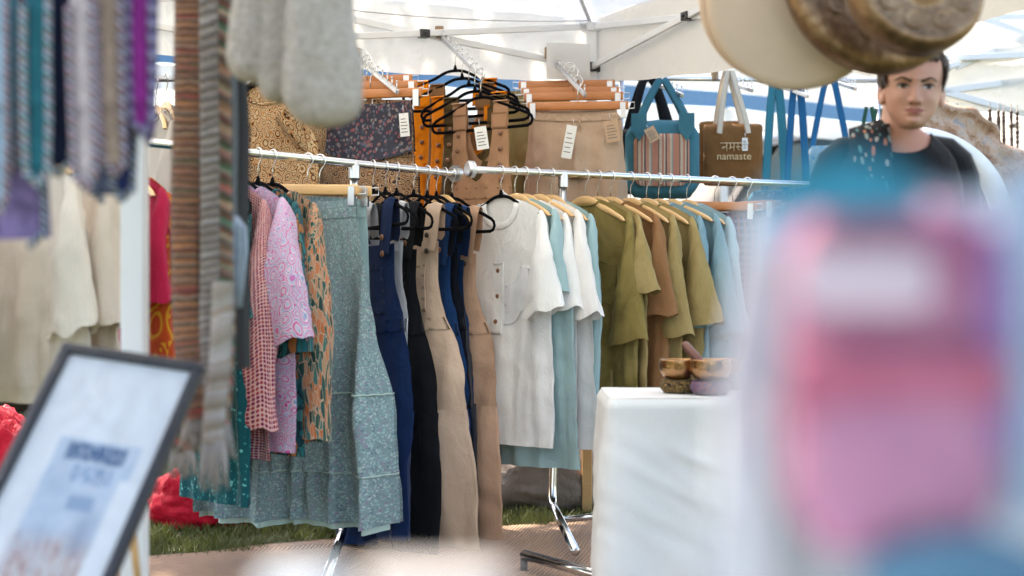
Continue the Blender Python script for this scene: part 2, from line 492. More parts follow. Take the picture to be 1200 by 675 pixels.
def tee(name, label, cat, loc, rz, mat, group=None, L=.76, sh=.215, hb=.265, hwm=None, sl=.25, sang=68, cuff=.185, seed=1, neckw=.085, neckd=.065,
        collar=.010, placket=0, pocket=False, amp=.014, drop=0.0, bulge=0, gather=1, yof=-.038, long=False, collar_mat=None, pocket_mat=None, sleeve_mat=None, dep=.04):
    r = thing(name, label, cat, loc, rz, group)
    zn = lambda x: zh(x) + .014 - drop
    def top(x, side):
        z = zn(x) - .022*max(0, (abs(x)-sh*.82)/(sh*.18))**2
        if abs(x) < neckw:
            q = math.sqrt(1 - (x/neckw)**2); z -= (neckd if side < 0 else .018)*q**1.2
        return z
    zb = zn(0) - L
    hw = lambda v: sinterp([(0, sh), (.10, sh*1.03), (.24, (hb*.96)), (.6, hb), (1, hwm or hb*1.03)], v)
    s = Sheet(hw, top, zb, .009, .034, amp*1.15, seed, 11.)
    m = MB(); s.add(m, 56, 48)
    m.build('body', mat, r)
    zs = zn(sh*.97)
    a = R(sang)
    for sg in (-1, 1):
        E0 = V((sh + sl*math.cos(a), 0, zs - .01 - sl*math.sin(a))); E1 = E0 + V((-cuff*.93, 0, -cuff*.12 - .02))
        mm = sleeve_mesh(sg, None, None, (sh*.93, 0, zs + .006), (hb*.80, 0, zs - .21), E0, E1, yof, dep, seed*1.7+sg, .015, bulge, gather, L=sl+.05)
        mm.build('sleeve', sleeve_mat or mat, r)
    # neckband that follows front and back of the opening
    if collar:
        m = MB(); n = 48
        def ring(i):
            an = 2*PI*i/n; x = neckw*math.cos(an)*.995; side = -1 if math.sin(an) < 0 else 1
            uu = x/sh; p = s.pos(uu, 0, side); return p
        ps = [ring(i) for i in range(n)]
        # smooth the corner where front meets back
        for _ in range(2): ps = [(ps[i-1] + ps[i]*2 + ps[(i+1) % n])/4 for i in range(n)]
        def fn(u, v):
            i = int(round(u*n)) % n; p = ps[i]; cen = V((0, 0, p.z + .03)); q = (cen - p); q.y = 0; q = q.normalized()
            a_ = 2*PI*v
            nrm = V((0, -1 if i > n/2 else 1, 0))
            return p + q*(collar*(.5+.62*math.cos(a_))) + nrm*(.0035*math.sin(a_)+.001)
        m.grid(fn, n, 8, cu=True, uvs=(.4, .03)); m.build('collar', collar_mat or mat, r)
    if placket:
        v0 = neckd/L + .01
        m = s.patch(-.10, .11, v0, v0+placket/L, off=.006, nu=6, nv=22); plk = m.build('placket', mat, r)
        for k in range(3):
            m = MB(); disc_on(m, s.pos(0.005, v0 + (.10+.36*k)*placket/L, -1, .005), .0085, .005); m.build('button', M['button'], plk)
    if pocket:
        m = s.patch(.17, .62, .27, .45, off=.006, nu=10, nv=14); m.build('pocket', pocket_mat or mat, r)
    return r, s

def dungaree(name, label, loc, rz, mat, group=None, L=1.24, seed=1, bibw=.13, strapw=.032, hip=.27, legw=.135, buttons=2, bmat='button_dark', drop=0, bibz=.15, flare=0, amp=.024, bibpocket=True):
    r = thing(name, label, 'dungarees', loc, rz, group)
    xs = .115; z0 = zh(xs) + .008 - drop
    # straps over the hanger arms
    for sg in (-1, 1):
        m = MB()
        pts = [(xs*.8, .022, z0-bibz*.9), (xs*.93, .018, z0-.1), (xs*.98, .013, z0-.02), (xs, .004, z0+.005), (xs, -.006, z0+.005), (xs*.99, -.014, z0-.02), (xs*.93, -.021, z0-.12), (xs*.86, -.024, z0-bibz-.03)]
        def fn(u, v):
            t = v*(len(pts)-1); i = min(len(pts)-2, int(t)); f = t - i
            p = V(pts[i]).lerp(V(pts[i+1]), f); w = lerp(strapw*1.25, strapw, abs(v-.5)*2) if v < .55 else lerp(strapw*1.2, strapw*1.05, v)
            return ((p.x + (u-.5)*2*w)*sg, p.y + .002*nz(v*6+seed, u*3, sg), p.z - .22*abs((u-.5)*2*w))
        m.grid(fn, 6, 36, uvs=(.06, .6)); 
        m2 = MB(); m2.grid(lambda u, v: V(fn(u, v)) + V((0, .002 if v > .5 else -.002, -.002)), 6, 36, uvs=(.06, .6), flip=True)
        m.v += m2.v; nb = len(m.v) - len(m2.v)
        for f, u in zip(m2.f, m2.uv): m.face([i+nb for i in f], u)
        m.build('strap', mat, r)
    zt = z0 - bibz; crotch = z0 - .72; zb = z0 + .0 - L
    top = lambda x, side: zt - (.02*math.cos(x/bibw*1.4) if side < 0 else .0)
    Lb = zt - crotch
    hw = lambda v: sinterp([(0, bibw), (.22, bibw*1.02), (.42, bibw*1.35), (.58, hip*.86), (.8, hip*.97), (1, hip)], v)
    s = Sheet(hw, top, crotch, .012, .05, amp, seed, 8)
    m = MB(); s.add(m, 40, 34, hem=False); m.build('bib', mat, r)
    for sg in (-1, 1):
        l = Sheet(lambda v: lerp(hip*.5+.004, legw*(1+flare*v), sst(0, .5, v)), lambda x, side: crotch+.012 + .0*x, zb + .02*sg, .05, .045, amp, seed, 8, cx=lambda v: sg*(hip*.5), tpow=2.2, kmin=1)
        m = MB(); l.add(m, 26, 34); m.build('leg', mat, r)
    m = s.patch(-.995, .995, .44, .51, off=.004, nu=30, nv=3); m.build('waistband', mat, r)
    if bibpocket:
        m = s.patch(-.6, .6, .12, .4, off=.003); m.build('pocket', mat, r)
    for sg in (-1, 1):
        for k in range(buttons):
            m = MB(); disc_on(m, V((sg*xs*(.87-.0*k), -.028, z0-bibz+.02-.055*k)), .010, .005); m.build('button', M[bmat], r)
    return r, s

def skirt(name, label, loc, rz, mat, group=None, L=.98, w0=.165, w1=.27, seed=3, tiers=(.63, .86), trim=None, cat='skirt', z0=-.128, deep=.035):
    r = thing(name, label, cat, loc, rz, group)
    hw = lambda v: sinterp([(0, w0), (.08, w0*1.05), (.4, lerp(w0, w1, .48)), (tiers[0], lerp(w0, w1, .72)), (1, w1)], v)
    s = Sheet(hw, lambda x, side: z0 - .012*math.cos(x/w0*1.5)*(1 if side < 0 else -.6), z0-L, .010, .07, deep, seed, 9, tpow=2)
    # upper body, then gathered tiers
    cuts = [0] + list(tiers) + [1]
    m = MB()
    for ti in range(len(cuts)-1):
        a, b = cuts[ti], cuts[ti+1]
        for side in (-1, 1):
            def fn(u, v, side=side, a=a, b=b, ti=ti):
                vv = lerp(a, b, v); p = s.pos(2*u-1, vv, side)
                if ti:
                    k = sst(0, .35, v); x = p.x
                    p.y += side*(.005 + .007*k) + side*(.006*nz(x*44+ti*9, vv*6, side+seed) + .003*nz(x*90, vv*8, ti))*(1-.3*v)
                return p
            m.grid(fn, 64, 20, uvs=(s.hw(1)*2, -L*(b-a)), flip=side > 0)
    m.build('panel', mat, r)
    m = MB()
    for side in (-1, 1):
        m.grid(lambda u, v: s.pos(2*u-1, v*.055, side, .003 + .0015*math.sin(v*PI)), 40, 4, uvs=(w0*2, .05), flip=side > 0)
    m.build('waistband', mat, r)
    for ti, b in enumerate(tiers):
        m = MB()
        for side in (-1, 1):
            ps = []
            for i in range(81):
                u = -1 + 2*i/80; p = s.pos(u, b, side, .008); p.z += .003*nz(u*30, ti, seed); ps.append(p)
            m.tube(ps, .0035, 5)
        m.build('trim', trim or mat, r)
    m = MB()
    for side in (-1, 1):
        m.grid(lambda u, v: (lambda p: p + V((0, -side*.012, -.03*v)))(s.pos((2*u-1)*.93, .99, side)), 50, 2, uvs=(w1*2, .03), flip=side > 0)
    m.build('underskirt', trim or mat, r)
    return r, s

def shorts(name, label, loc, rz, mat, cat='shorts', group=None, L=.46, w0=.165, w1=.25, seed=3, z0=-.128, gather=True, inseam=.3):
    r = thing(name, label, cat, loc, rz, group)
    crot = 1 - inseam/L
    hw = lambda v: sinterp([(0, w0), (.1, w0*1.12), (.5, w1*.93), (1, w1)], v)
    def bot(u, side): return 0
    s = Sheet(hw, lambda x, side: z0 - .010*math.cos(x/w0*1.5)*(1 if side < 0 else -.4), z0-L*crot, .010, .05, .012, seed, 12, tpow=2.4)
    m = MB(); s.add(m, 60, 24, hem=False); m.build('seat', mat, r)
    hwb = hw(1)
    for sg in (-1, 1):
        l = Sheet(lambda v: hwb*.5*(1+.10*v), lambda x, side: z0-L*crot+.004, z0-L, .05, .05, .012, seed, 12, cx=lambda v: sg*hwb*(.5+.01*v), tpow=2.4, kmin=1)
        m = MB(); l.add(m, 30, 18); m.build('leg', mat, r)
    m = MB()
    for side in (-1, 1):
        m.grid(lambda u, v: (lambda p: p + V((0, side*(.003 + (.0035*nz(u*46, v*1.5, side) if gather else 0)), 0)))(s.pos(2*u-1, v*.10, side, .002)), 90, 5, uvs=(w0*2, .05), flip=side > 0)
    m.build('waistband', mat, r)
    if gather:
        m = MB(); p0 = s.pos(.05, .06, -1, .006)
        for dx, l in ((-.012, .12), (.016, .15)):
            m.tube([p0 + V((dx*t*1.2, -.006*math.sin(t*3), -l*t)) for t in (0, .2, .5, .8, 1)], .003, 6)
        m.build('drawstring', mat, r)
    return r, s

def pinafore(name, label, loc, rz, mat, group=None, L=.75, seed=2, buttons=True, sx=.125):
    """sleeveless pinafore dress: wide straps, deep scooped neck, buttons at the sides"""
    r = thing(name, label, 'pinafore', loc, rz, group)
    z0 = zh(sx) + .010
    def neck(t): return t
    sw = .032
    hw = lambda v: sinterp([(0, sx+sw), (.18, sx+sw*.95), (.36, sx+sw+.004), (.5, sx+sw+.012), (.75, sx+sw+.03), (1, sx+sw+.06)], v)
    scoop = .30
    m = MB()
    zb = z0 - L
    s = Sheet(hw, lambda x, side: z0, zb, .008, .04, .014, seed, 8)
    # left and right halves: inner edge follows the scoop
    def inner(v, side):
        d = v*L; dep = scoop if side < 0 else scoop*.72
        if d >= dep: return 0.0
        return (sx - sw) * math.sqrt(max(0, 1 - (d/dep)**2.6))
    for side in (-1, 1):
        for sg in (-1, 1):
            def fn(u, v, side=side, sg=sg):
                h = hw(v); a = inner(v, side)/h; uu = sg*lerp(a, 1, u)
                p = s.pos(uu, v, side, .0)
                if v < .02: p.y *= .4
                return p
            m.grid(fn, 18, 70, uvs=(.2, -L), flip=(side > 0) == (sg > 0))
    m.build('dress_body', mat, r)
    for sg in (-1, 1):
        m = MB(); m.grid(lambda u, v: (lambda p: V((p.x, lerp(-.013, .013, v)*1.0, z0 + .006*math.sin(PI*v))))(s.pos(sg*lerp((sx-sw)/(sx+sw), 1, u), 0, -1)), 6, 5, uvs=(.06, .04)); m.build('strap', mat, r)
    m = s.patch(-.98, .98, .46, .52, off=.003, nu=30, nv=4); m.build('waistband', mat, r)
    if buttons:
        for sg in (-1, 1):
            for k in range(4):
                m = MB(); disc_on(m, s.pos(sg*.76, .17+.085*k, -1, .003), .009, .005); m.build('button', M['button'], r)
            m = s.patch(min(sg*.45, sg*.98), max(sg*.45, sg*.98), .06, .145, off=.004, nu=6, nv=6); m.build('strap_tab', mat, r)
    return r, s

def price_tag(loc, rz, label, w=.035, h=.075, tilt=.1, group='paper price tags on the stock', string=.03, mat='tag'):
    r = thing('price_tag', label, 'tag', loc, rz, group)
    m = MB(); rot = Matrix.Rotation(tilt, 3, 'Y')
    m.box(rot @ V((0, 0, -string-h/2)), (w, .0012, h), rot); cd = m.build('card', M[mat], r, smooth=False)
    m = MB()
    for k in range(5):
        ww = w*(.5 + .3*((k*37) % 5)/5)
        m.box(rot @ V(((ww-w*.8)*.3, -.0009, -string-h*(.25+.14*k))), (ww, .0004, .003), rot)
    m.build('print', M['ink'], cd, smooth=False)
    m = MB(); m.tube([(0, .002, 0), (.001, 0, -string*.5), tuple(rot @ V((0, 0, -string-.006)))], .0009, 5); m.build('string', M['hook'], r)
    return r
# ------------------------------------------------------------------ camera, world, sun
cam = bpy.data.objects.new('camera', bpy.data.cameras.new('camera')); C.objects.link(cam)
cam.data.lens = 50; cam.data.sensor_width = 36; cam.data.clip_end = 2000; cam.data.clip_start = .02
cam.location = (0, 0, ZC); cam.rotation_euler = (R(90), 0, 0)
cam.data.dof.use_dof = True; cam.data.dof.focus_distance = 4.95; cam.data.dof.aperture_fstop = 2.0; cam.data.dof.aperture_blades = 9
SC.camera = cam
wd = bpy.data.worlds.new('World'); SC.world = wd; wd.use_nodes = True
nt = wd.node_tree; bg = nt.nodes['Background']; sky = nt.nodes.new('ShaderNodeTexSky')
sky.sky_type = 'NISHITA'; sky.sun_disc = False
EL, AZ = 50, -38      # azimuth measured from +Y (view direction) towards +X
sky.sun_elevation = R(EL); sky.sun_rotation = R(AZ); sky.dust_density = 2.0; sky.air_density = 1.0; sky.ozone_density = 1.0
nt.links.new(sky.outputs[0], bg.inputs[0]); bg.inputs[1].default_value = .15
sl = bpy.data.lights.new('sun', 'SUN'); sl.energy = 4.0; sl.angle = R(.5); sl.color = (1, .95, .87)
so = bpy.data.objects.new('sun', sl); C.objects.link(so)
sd = V((math.sin(R(AZ))*math.cos(R(EL)), math.cos(R(AZ))*math.cos(R(EL)), math.sin(R(EL))))
so.rotation_euler = sd.to_track_quat('Z', 'Y').to_euler(); so.location = (0, 0, 8)
SC.view_settings.view_transform = 'Standard'; SC.view_settings.look = 'None'; SC.view_settings.exposure = 2.25
SC.view_settings.use_white_balance = True; SC.view_settings.white_balance_temperature = 7700; SC.view_settings.white_balance_tint = 10; SC.view_settings.gamma = 1
SC.cycles.use_denoising = True
SC.cycles.max_bounces = 8; SC.cycles.diffuse_bounces = 5; SC.cycles.transmission_bounces = 6; SC.cycles.transparent_max_bounces = 8
SC.cycles.sample_clamp_indirect = 6; SC.cycles.caustics_reflective = False; SC.cycles.caustics_refractive = False

# ------------------------------------------------------------------ ground
t = NT('turf_soil'); v = t.uv(kind='Object'); 
c = t.ramp(t.noise(v, 6, 6, .7), [(.3, (.03, .035, .012)), (.55, (.065, .075, .025)), (.75, (.11, .10, .045))])
gm = t.done(t.bsdf(c, .95, 0, t.bump(t.noise(v, 45, 5), .8, .03)))
m = MB()
def gfn(u, v_):
    x = lerp(-60, 60, u); y = lerp(-20, 120, v_); return (x, y, -.012)
m.grid(gfn, 30, 30); g = m.build('ground', gm); g['kind'] = 'structure'
# grass blades near the racks and behind the rug
rnd = random.Random(4)
t = NT('grass_blade'); at = t.n('ShaderNodeObjectInfo'); v = t.uv(kind='Object')
c = t.mix(t.noise(v, 3.2, 4), (.055, .085, .02), (.16, .15, .055)); c = t.mix(t.noise(v, 60, 1), c, (.10, .125, .035))
b = t.bsdf(c, .6); tr = t.n('ShaderNodeBsdfTranslucent', i={'Color': c}).outputs[0]
mx = t.n('ShaderNodeMixShader', i={0: .25}); t.t.links.new(b, mx.inputs[1]); t.t.links.new(tr, mx.inputs[2]); bm_ = t.done(mx.outputs[0])
RUG0, RUG1 = V((-1.42, 4.58, 0)), V((1.15, 5.92, 0))
rd = (RUG1-RUG0).normalized(); rn = V((-rd.y, rd.x, 0))
m = MB()
def blade(x, y, h):
    a = rnd.uniform(0, 2*PI); w = rnd.uniform(.0016, .0034); b0 = len(m.v); le = rnd.uniform(.1, 1.0)*h; la = rnd.uniform(0, 2*PI)
    d = V((math.cos(a)*w, math.sin(a)*w, 0)); l = V((math.cos(la)*le, math.sin(la)*le, 0)); p = V((x, y, -.014))
    m.v += [p-d, p+d, p+l*.3+V((0, 0, h*.55))+d*.8, p+l*.3+V((0, 0, h*.55))-d*.8, p+l+V((0, 0, h))]
    m.face((b0, b0+1, b0+2, b0+3)); m.face((b0+3, b0+2, b0+4))
n = 0
while n < 42000:
    s = rnd.uniform(-.8, 3.6); q = rnd.uniform(-.06, 1.7)**1; p = RUG0 + rd*s + rn*q
    if q > .5 and rnd.random() < .45: continue
    cl = nz(p.x*5, p.y*5, 1)
    if rnd.random() < .35 - cl*.6: continue
    blade(p.x, p.y, rnd.uniform(.018, .05) + max(0, cl)*.03); n += 1
for _ in range(9000):
    p = V((rnd.uniform(-3, 3), rnd.uniform(6.8, 9.5), 0)); blade(p.x, p.y, rnd.uniform(.03, .07))
for _ in range(5000):
    p = RUG0 + rd*rnd.uniform(-1.6, -.0) + rn*rnd.uniform(-1.0, 1.2); blade(p.x, p.y, rnd.uniform(.02, .055))
gr = m.build('grass', bm_); gr['kind'] = 'stuff'; 

# rug
t = NT('jute_weave'); v = t.uv(); s_ = t.sep(v)
row = t.math('SINE', t.math('MULTIPLY', s_[1], 2*PI/.020)); col_ = t.math('SINE', t.math('MULTIPLY', s_[0], 2*PI/.017))
wv = t.math('MULTIPLY', row, col_); nf = t.noise(v, 3.5, 5, .65)
c = t.mix(nf, (.38, .235, .16), (.56, .39, .29)); c = t.mix(t.math('MULTIPLY_ADD', wv, .42, .42), c, (.26, .165, .12))
rugm = t.done(t.bsdf(c, .92, 0, t.bump(wv, .7, .006)))
m = MB()
RL = (RUG1-RUG0).length
def rfn(u, v_):
    s = u*RL*.965; q = -v_*2.1
    wig = .022*nz(s*2.4, 1.2, 3)*(1-v_) + .018*nz(s*6.0, 8, 3)*(1-v_)
    p = RUG0 + rd*s + rn*(q+wig); h = .012 + .012*max(0, nz(p.x*2.2, p.y*2.2, 2)) + (.02*max(0, nz(s*2.0, 5, 1)) if v_ < .04 else 0)
    return (p.x, p.y, h)
m.grid(rfn, 120, 80, uvs=(RL, 2.1))
b0 = len(m.v)
m.grid(lambda u, v_: V(rfn(u, 0)) + V((0, 0, -.014*v_)) + rn*.003*v_, 120, 1, uvs=(RL, .02))
rug = m.build('woven_rug', rugm); tag(rug, 'beige jute rug laid on the grass under the clothes rails', 'rug')

# ------------------------------------------------------------------ near canopy tent
PX, PY = .335, 6.0
U2, W2 = V((-.905, -.425, 0)), V((.425, -.905, 0))      # along the back side, along the right side
EAVE = 2.01; SL = 1.83; VAL = 1.76
pole0 = V((PX, PY, 0))
def sqtube(m, a, b, w=.03, h=None):
    a, b = V(a), V(b); d = (b-a); L = d.length; z = d.normalized()
    up = V((0, 0, 1)) if abs(z.z) < .9 else V((1, 0, 0))
    x = z.cross(up).normalized(); y = z.cross(x)
    rot = Matrix((x, y, z)).transposed()
    m.box((a+b)/2, (w, h or w, L), rot, bev=.003)
def tent_leg(root, base, top, w=.042, foot=True):
    m = MB(); sqtube(m, base, V((base.x, base.y, 1.25)), w*1.12); sqtube(m, (base.x, base.y, 1.2), (base.x, base.y, top), w)
    m.build('leg', M['pole'], root, world=True, smooth=False)
tent = thing('canopy_tent', 'white pop-up canopy tent with cream valance sheltering the clothes rails', 'canopy tent', pole0)
cor = [pole0, pole0 + U2*3.0, pole0 + U2*3.0 + W2*3.0, pole0 + W2*3.0]
cen = (cor[0]+cor[2])/2
for cpt in cor: tent_leg(tent, cpt, EAVE)
def scissor(a, b, root, hi=EAVE-.01, lo=SL, off=.0):
    d = (b-a).normalized(); n = V((-d.y, d.x, 0))
    a = a + d*.02; b = b - d*.02; mid = (a+b)/2
    for (p, q) in ((a, mid), (mid, b)):
        for (z0, z1, o) in ((hi, lo, .008), (lo, hi, -.008)):
            m = MB(); sqtube(m, p + n*o + V((0, 0, z0)), q + n*o + V((0, 0, z1)), .014, .026)
            m.build('truss_bar', M['pole'], root, world=True, smooth=False)
        c = (p+q)/2; m = MB(); rot = Matrix.Rotation(math.atan2(d.y, d.x), 3, 'Z')
        m.box(c + V((0, 0, (hi+lo)/2)), (.042, .045, .032), rot, bev=.004)
        for o in (-.024, .024): m.ball(c + n*o + V((0, 0, (hi+lo)/2)), .006, 8, 6)
        m.build('pivot_bracket', M['black_plastic'], root, world=True, smooth=False)
for i in range(4): scissor(cor[i], cor[(i+1) % 4], tent)
for cpt in cor:
    for z in (EAVE-.01, SL):
        m = MB(); rot = Matrix.Rotation(math.atan2(U2.y, U2.x), 3, 'Z'); m.box(cpt + V((0, 0, z)), (.062, .062, .04), rot, bev=.005)
        dd = (cen-cpt); dd.z = 0; dd.normalize()
        m.box(cpt + U2*.04*(1 if cpt is cor[0] else 0) + V((0, 0, z)), (.05, .03, .03), rot, bev=.004)
        m.build('corner_bracket', M['pole'] if z > SL else M['black_plastic'], tent, world=True, smooth=False)
PEAK = cen + V((0, 0, 3.0))
for cpt in cor:
    m = MB(); a = cpt + V((0, 0, EAVE)); pts = [a.lerp(PEAK, t_) + V((0, 0, .05*math.sin(PI*t_))) for t_ in (0, .15, .35, .6, .8, 1)]
    m.tube(pts, .009, 6); m.build('ridge_pole', M['pole'], tent, world=True)
m = MB()
for i in range(4):
    a, b = cor[i], cor[(i+1) % 4]
    def rf(u, v_, a=a, b=b):
        out = ((a+b)/2 - cen).normalized()
        p = a.lerp(b, u).lerp(cen, v_); z = lerp(EAVE+.03, 3.04, v_**.93) - .07*math.sin(PI*u)*(1-v_)*(v_+.15)
        z += .016*nz(p.x*3.1, p.y*3.1, 4) + .01*nz(p.x*8, p.y*8, 2)
        q = p + out*.02*(1-v_); return (q.x, q.y, z)
    m.grid(rf, 30, 24)
m.build('roof', M['canopy'], tent, world=True)
for i, mt in ((0, 'canopy'), (3, 'canopy_cream'), (1, 'canopy'), (2, 'canopy')):
    a, b = cor[i], cor[(i+1) % 4]; out = ((a+b)/2 - cen).normalized()
    m = MB()
    def vf(u, v_, a=a, b=b, out=out, i=i):
        p = a.lerp(b, lerp(-.004, 1.004, u)) + out*(.028 + .015*nz(u*12, v_*2, 3)*v_ + .01*nz(u*40, v_*3, 5)*v_)
        return (p.x, p.y, lerp(EAVE+.03, VAL + .012*nz(u*9, 0, 2) - (.22*(1-u) if i == 3 and u > .5 else .11 if i == 3 else 0), v_))
    m.grid(vf, 70, 8); m.build('valance', M[mt], tent, world=True)
# cords under the roof and a pale paper hung on the truss
def cord(name, label, pts, r=.0025, mat='steel'):
    m = MB(); o = V(pts[0]); m.tube([V(p) for p in pts], r, 6); return tag(m.build(name, M[mat], loc=o), label, 'cord')
def sag(a, b, d, n=14): return [V(a).lerp(V(b), i/n) + V((0, 0, -d*4*(i/n)*(1-i/n))) for i in range(n+1)]
cord('roof_cord', 'thin cord strung under the canopy roof, sagging towards the corner pole', sag(P(380, 8, 5.1), P(692, 24, 5.95), .02))
m = MB(); o = P(666, 72, 5.85)
m.grid(lambda u, v_: V((lerp(-.09, .09, u), .035*(u-.5) + .006*nz(u*3, v_*3, 1), lerp(.075, -.075, v_))), 10, 10)
t = NT('translucent_sheet'); tr = t.n('ShaderNodeBsdfTranslucent', i={'Color': (.8, .8, .8)}); df = t.n('ShaderNodeBsdfTransparent'); d2 = t.bsdf((.75, .75, .76), .4)
mx = t.n('ShaderNodeMixShader', i={0: .5}); t.t.links.new(tr.outputs[0], mx.inputs[1]); t.t.links.new(d2, mx.inputs[2]); shm = t.done(mx.outputs[0])
tag(m.build('notice_sheet', shm, at=o), 'blank translucent sheet hanging behind the truss beside the corner pole', 'notice')

# ------------------------------------------------------------------ tent behind with the blue stripe
BX0, BX1 = V((-4.2, 7.35, 0)), V((4.6, 12.75, 0))
bd = (BX1-BX0).normalized(); bn = V((-bd.y, bd.x, 0))
back = thing('marquee', 'white marquee with a blue stripe along its edge, behind the stall', 'marquee', BX0)
Hs = ZC + 1.385
def band(z0, z1, mat, nm, off=0, wob=.02):
    m = MB(); L = (BX1-BX0).length
    m.grid(lambda u, v_: BX0 + bd*L*u + bn*(off + wob*nz(u*26, v_, z0)) + V((0, 0, lerp(z0, z1, v_) - .03*abs(math.sin(u*PI*3)))), 90, 3)
    m.build(nm, mat, back, world=True)
band(Hs, Hs+.125, M['blue_band'], 'stripe', -.012); band(Hs-.16, Hs-.003, M['canopy'], 'valance'); band(Hs+.128, Hs+.5, M['canopy'], 'fascia')
L = (BX1-BX0).length
m = MB(); m.grid(lambda u, v_: BX0 + bd*L*u + bn*(v_*3.2) + V((0, 0, Hs + .5 + 1.7*v_ - .12*math.sin(PI*u*3)**2*(1-v_))), 60, 12); m.build('roof', M['canopy'], back, world=True)
for k in range(4):
    m = MB(); p = BX0 + bd*L*(k/3) + bn*.05; sqtube(m, p, p + V((0, 0, Hs+.4)), .05); m.build('leg', M['pole'], back, world=True, smooth=False)
m = MB(); m.grid(lambda u, v_: BX0 + bd*L*u + bn*(3.1 + .05*nz(u*30, v_, 1)) + V((0, 0, lerp(0, 2.3, v_))), 80, 6)
m.build('side_wall', plain('grey_side_wall', (.30, .31, .36), .7, 0, .25, 2), back, world=True)

def car(name, label, loc, rz, col, cat):
    r = thing(name, label, cat, loc, rz, None); pm = plain(name+'_paint', col, .25, 0, .05)
    gl = plain(name+'_glass', (.02, .025, .03), .08); 
    prof = [(-2.1, .35), (-2.12, .7), (-1.95, .95), (-1.55, 1.0), (-1.35, 1.02), (-.75, 1.42), (-.2, 1.5), (.9, 1.5), (1.6, 1.42), (2.05, 1.0), (2.12, .7), (2.1, .35)]
    m = MB()
    def fn(u, v):
        t_ = u*(len(prof)-1); i = min(len(prof)-2, int(t_)); f = t_-i; x = lerp(prof[i][0], prof[i+1][0], f); z = lerp(prof[i][1], prof[i+1][1], f)
        w = .86 - .16*sst(.95, 1.5, z); yy = lerp(-1, 1, v); return (x, w*math.copysign(abs(yy)**.6, yy), z - .05*abs(yy)**4)
    m.grid(fn, 44, 14)
    for sgn in (-1, 1):
        m.grid(lambda u, v, sgn=sgn: (lambda q: (q[0], q[1], lerp(q[2], .3, v)))(fn(u, 0 if sgn < 0 else 1)), 44, 4)
    m.build('body', pm, r)
    for sgn in (-1, 1):
        m = MB(); m.poly([(-1.15, 1.04), (-.7, 1.38), (-.1, 1.44), (-.1, 1.03)], .02, Matrix.Translation((0, sgn*.815, 0))); m.build('window', gl, r, smooth=False)
        m = MB(); m.poly([(0, 1.03), (0, 1.44), (.9, 1.44), (1.5, 1.36), (1.75, 1.05)], .02, Matrix.Translation((0, sgn*.815, 0))); m.build('window', gl, r, smooth=False)
        for x in (-1.35, 1.3):
            m = MB(); m.tube([(x, sgn*.70, .31), (x, sgn*.87, .31)], .31, 20); m.build('wheel', M['black_plastic'], r)
    return r
car('parked_van', 'dark grey van parked under the marquee behind the brown tote', (2.35, 12.6, 0), R(32), (.03, .03, .035), 'van').scale = (1, 1, 1.5)
car('parked_van', 'grey violet van parked behind the pinafores', (-1.5, 10.0, 0), R(30), (.10, .10, .14), 'van').scale = (1, 1, 1.45)

# ------------------------------------------------------------------ white tent on the right
ra, rb = V((1.97, 7.2, 0)), V((4.85, 6.42, 0)); rE = ZC + 1.14
rt = thing('canopy_tent', 'plain white canopy tent with crossed grey bars, behind the woman', 'canopy tent', ra)
rdir = (rb-ra).normalized(); rnn = V((-rdir.y, rdir.x, 0))
rc = [ra, rb, rb + rnn*3, ra + rnn*3]
for cpt in rc: tent_leg(rt, cpt, rE)
for i in (1, 2, 3): scissor(rc[i], rc[(i+1) % 4], rt, rE+.20, rE-.22)
for (x0, y0, x1, y1) in ((1140, 17, 1260, 61), (1160, 20, 1290, 20), (1120, 79, 1290, 5), (1104, 107, 1290, 82), (1104, 107, 1290, 157), (1096, 84, 1124, 74)):
    m = MB(); sqtube(m, P(x0, y0, 7.06), P(x1, y1, 6.98), .022, .032); m.build('truss_bar', M['pole'], rt, world=True, smooth=False)
m = MB(); sqtube(m, ra + V((-.2, -.05, rE)), rb + V((0, -.05, rE)), .03); m.build('eave_bar', M['pole'], rt, world=True, smooth=False)
m = MB(); sqtube(m, ra + V((.45, -.08, rE+.015)), ra + V((.52, -.08, rE-.015)), .05); m.build('eave_bracket', M['black_plastic'], rt, world=True, smooth=False)
m = MB(); rp = (rc[0]+rc[2])/2
for i in range(4):
    a, b = rc[i], rc[(i+1) % 4]
    m.grid(lambda u, v_, a=a, b=b: a.lerp(b, u).lerp(rp, v_) + V((0, 0, lerp(rE+.1, rE+1.15, v_))) - V((0, 0, .05*math.sin(PI*u)*(1-v_))), 20, 14)
m.build('roof', M['canopy'], rt, world=True)
m = MB()
for i in range(4):
    a, b = rc[i], rc[(i+1) % 4]; out = ((a+b)/2 - rp).normalized()
    m.grid(lambda u, v_, a=a, b=b, out=out: a.lerp(b, u) + out*(.06 + .012*nz(u*20, v_, i)) + V((0, 0, lerp(rE+.1, rE-.27, v_))), 40, 4)
m.build('valance', M['canopy'], rt, world=True)

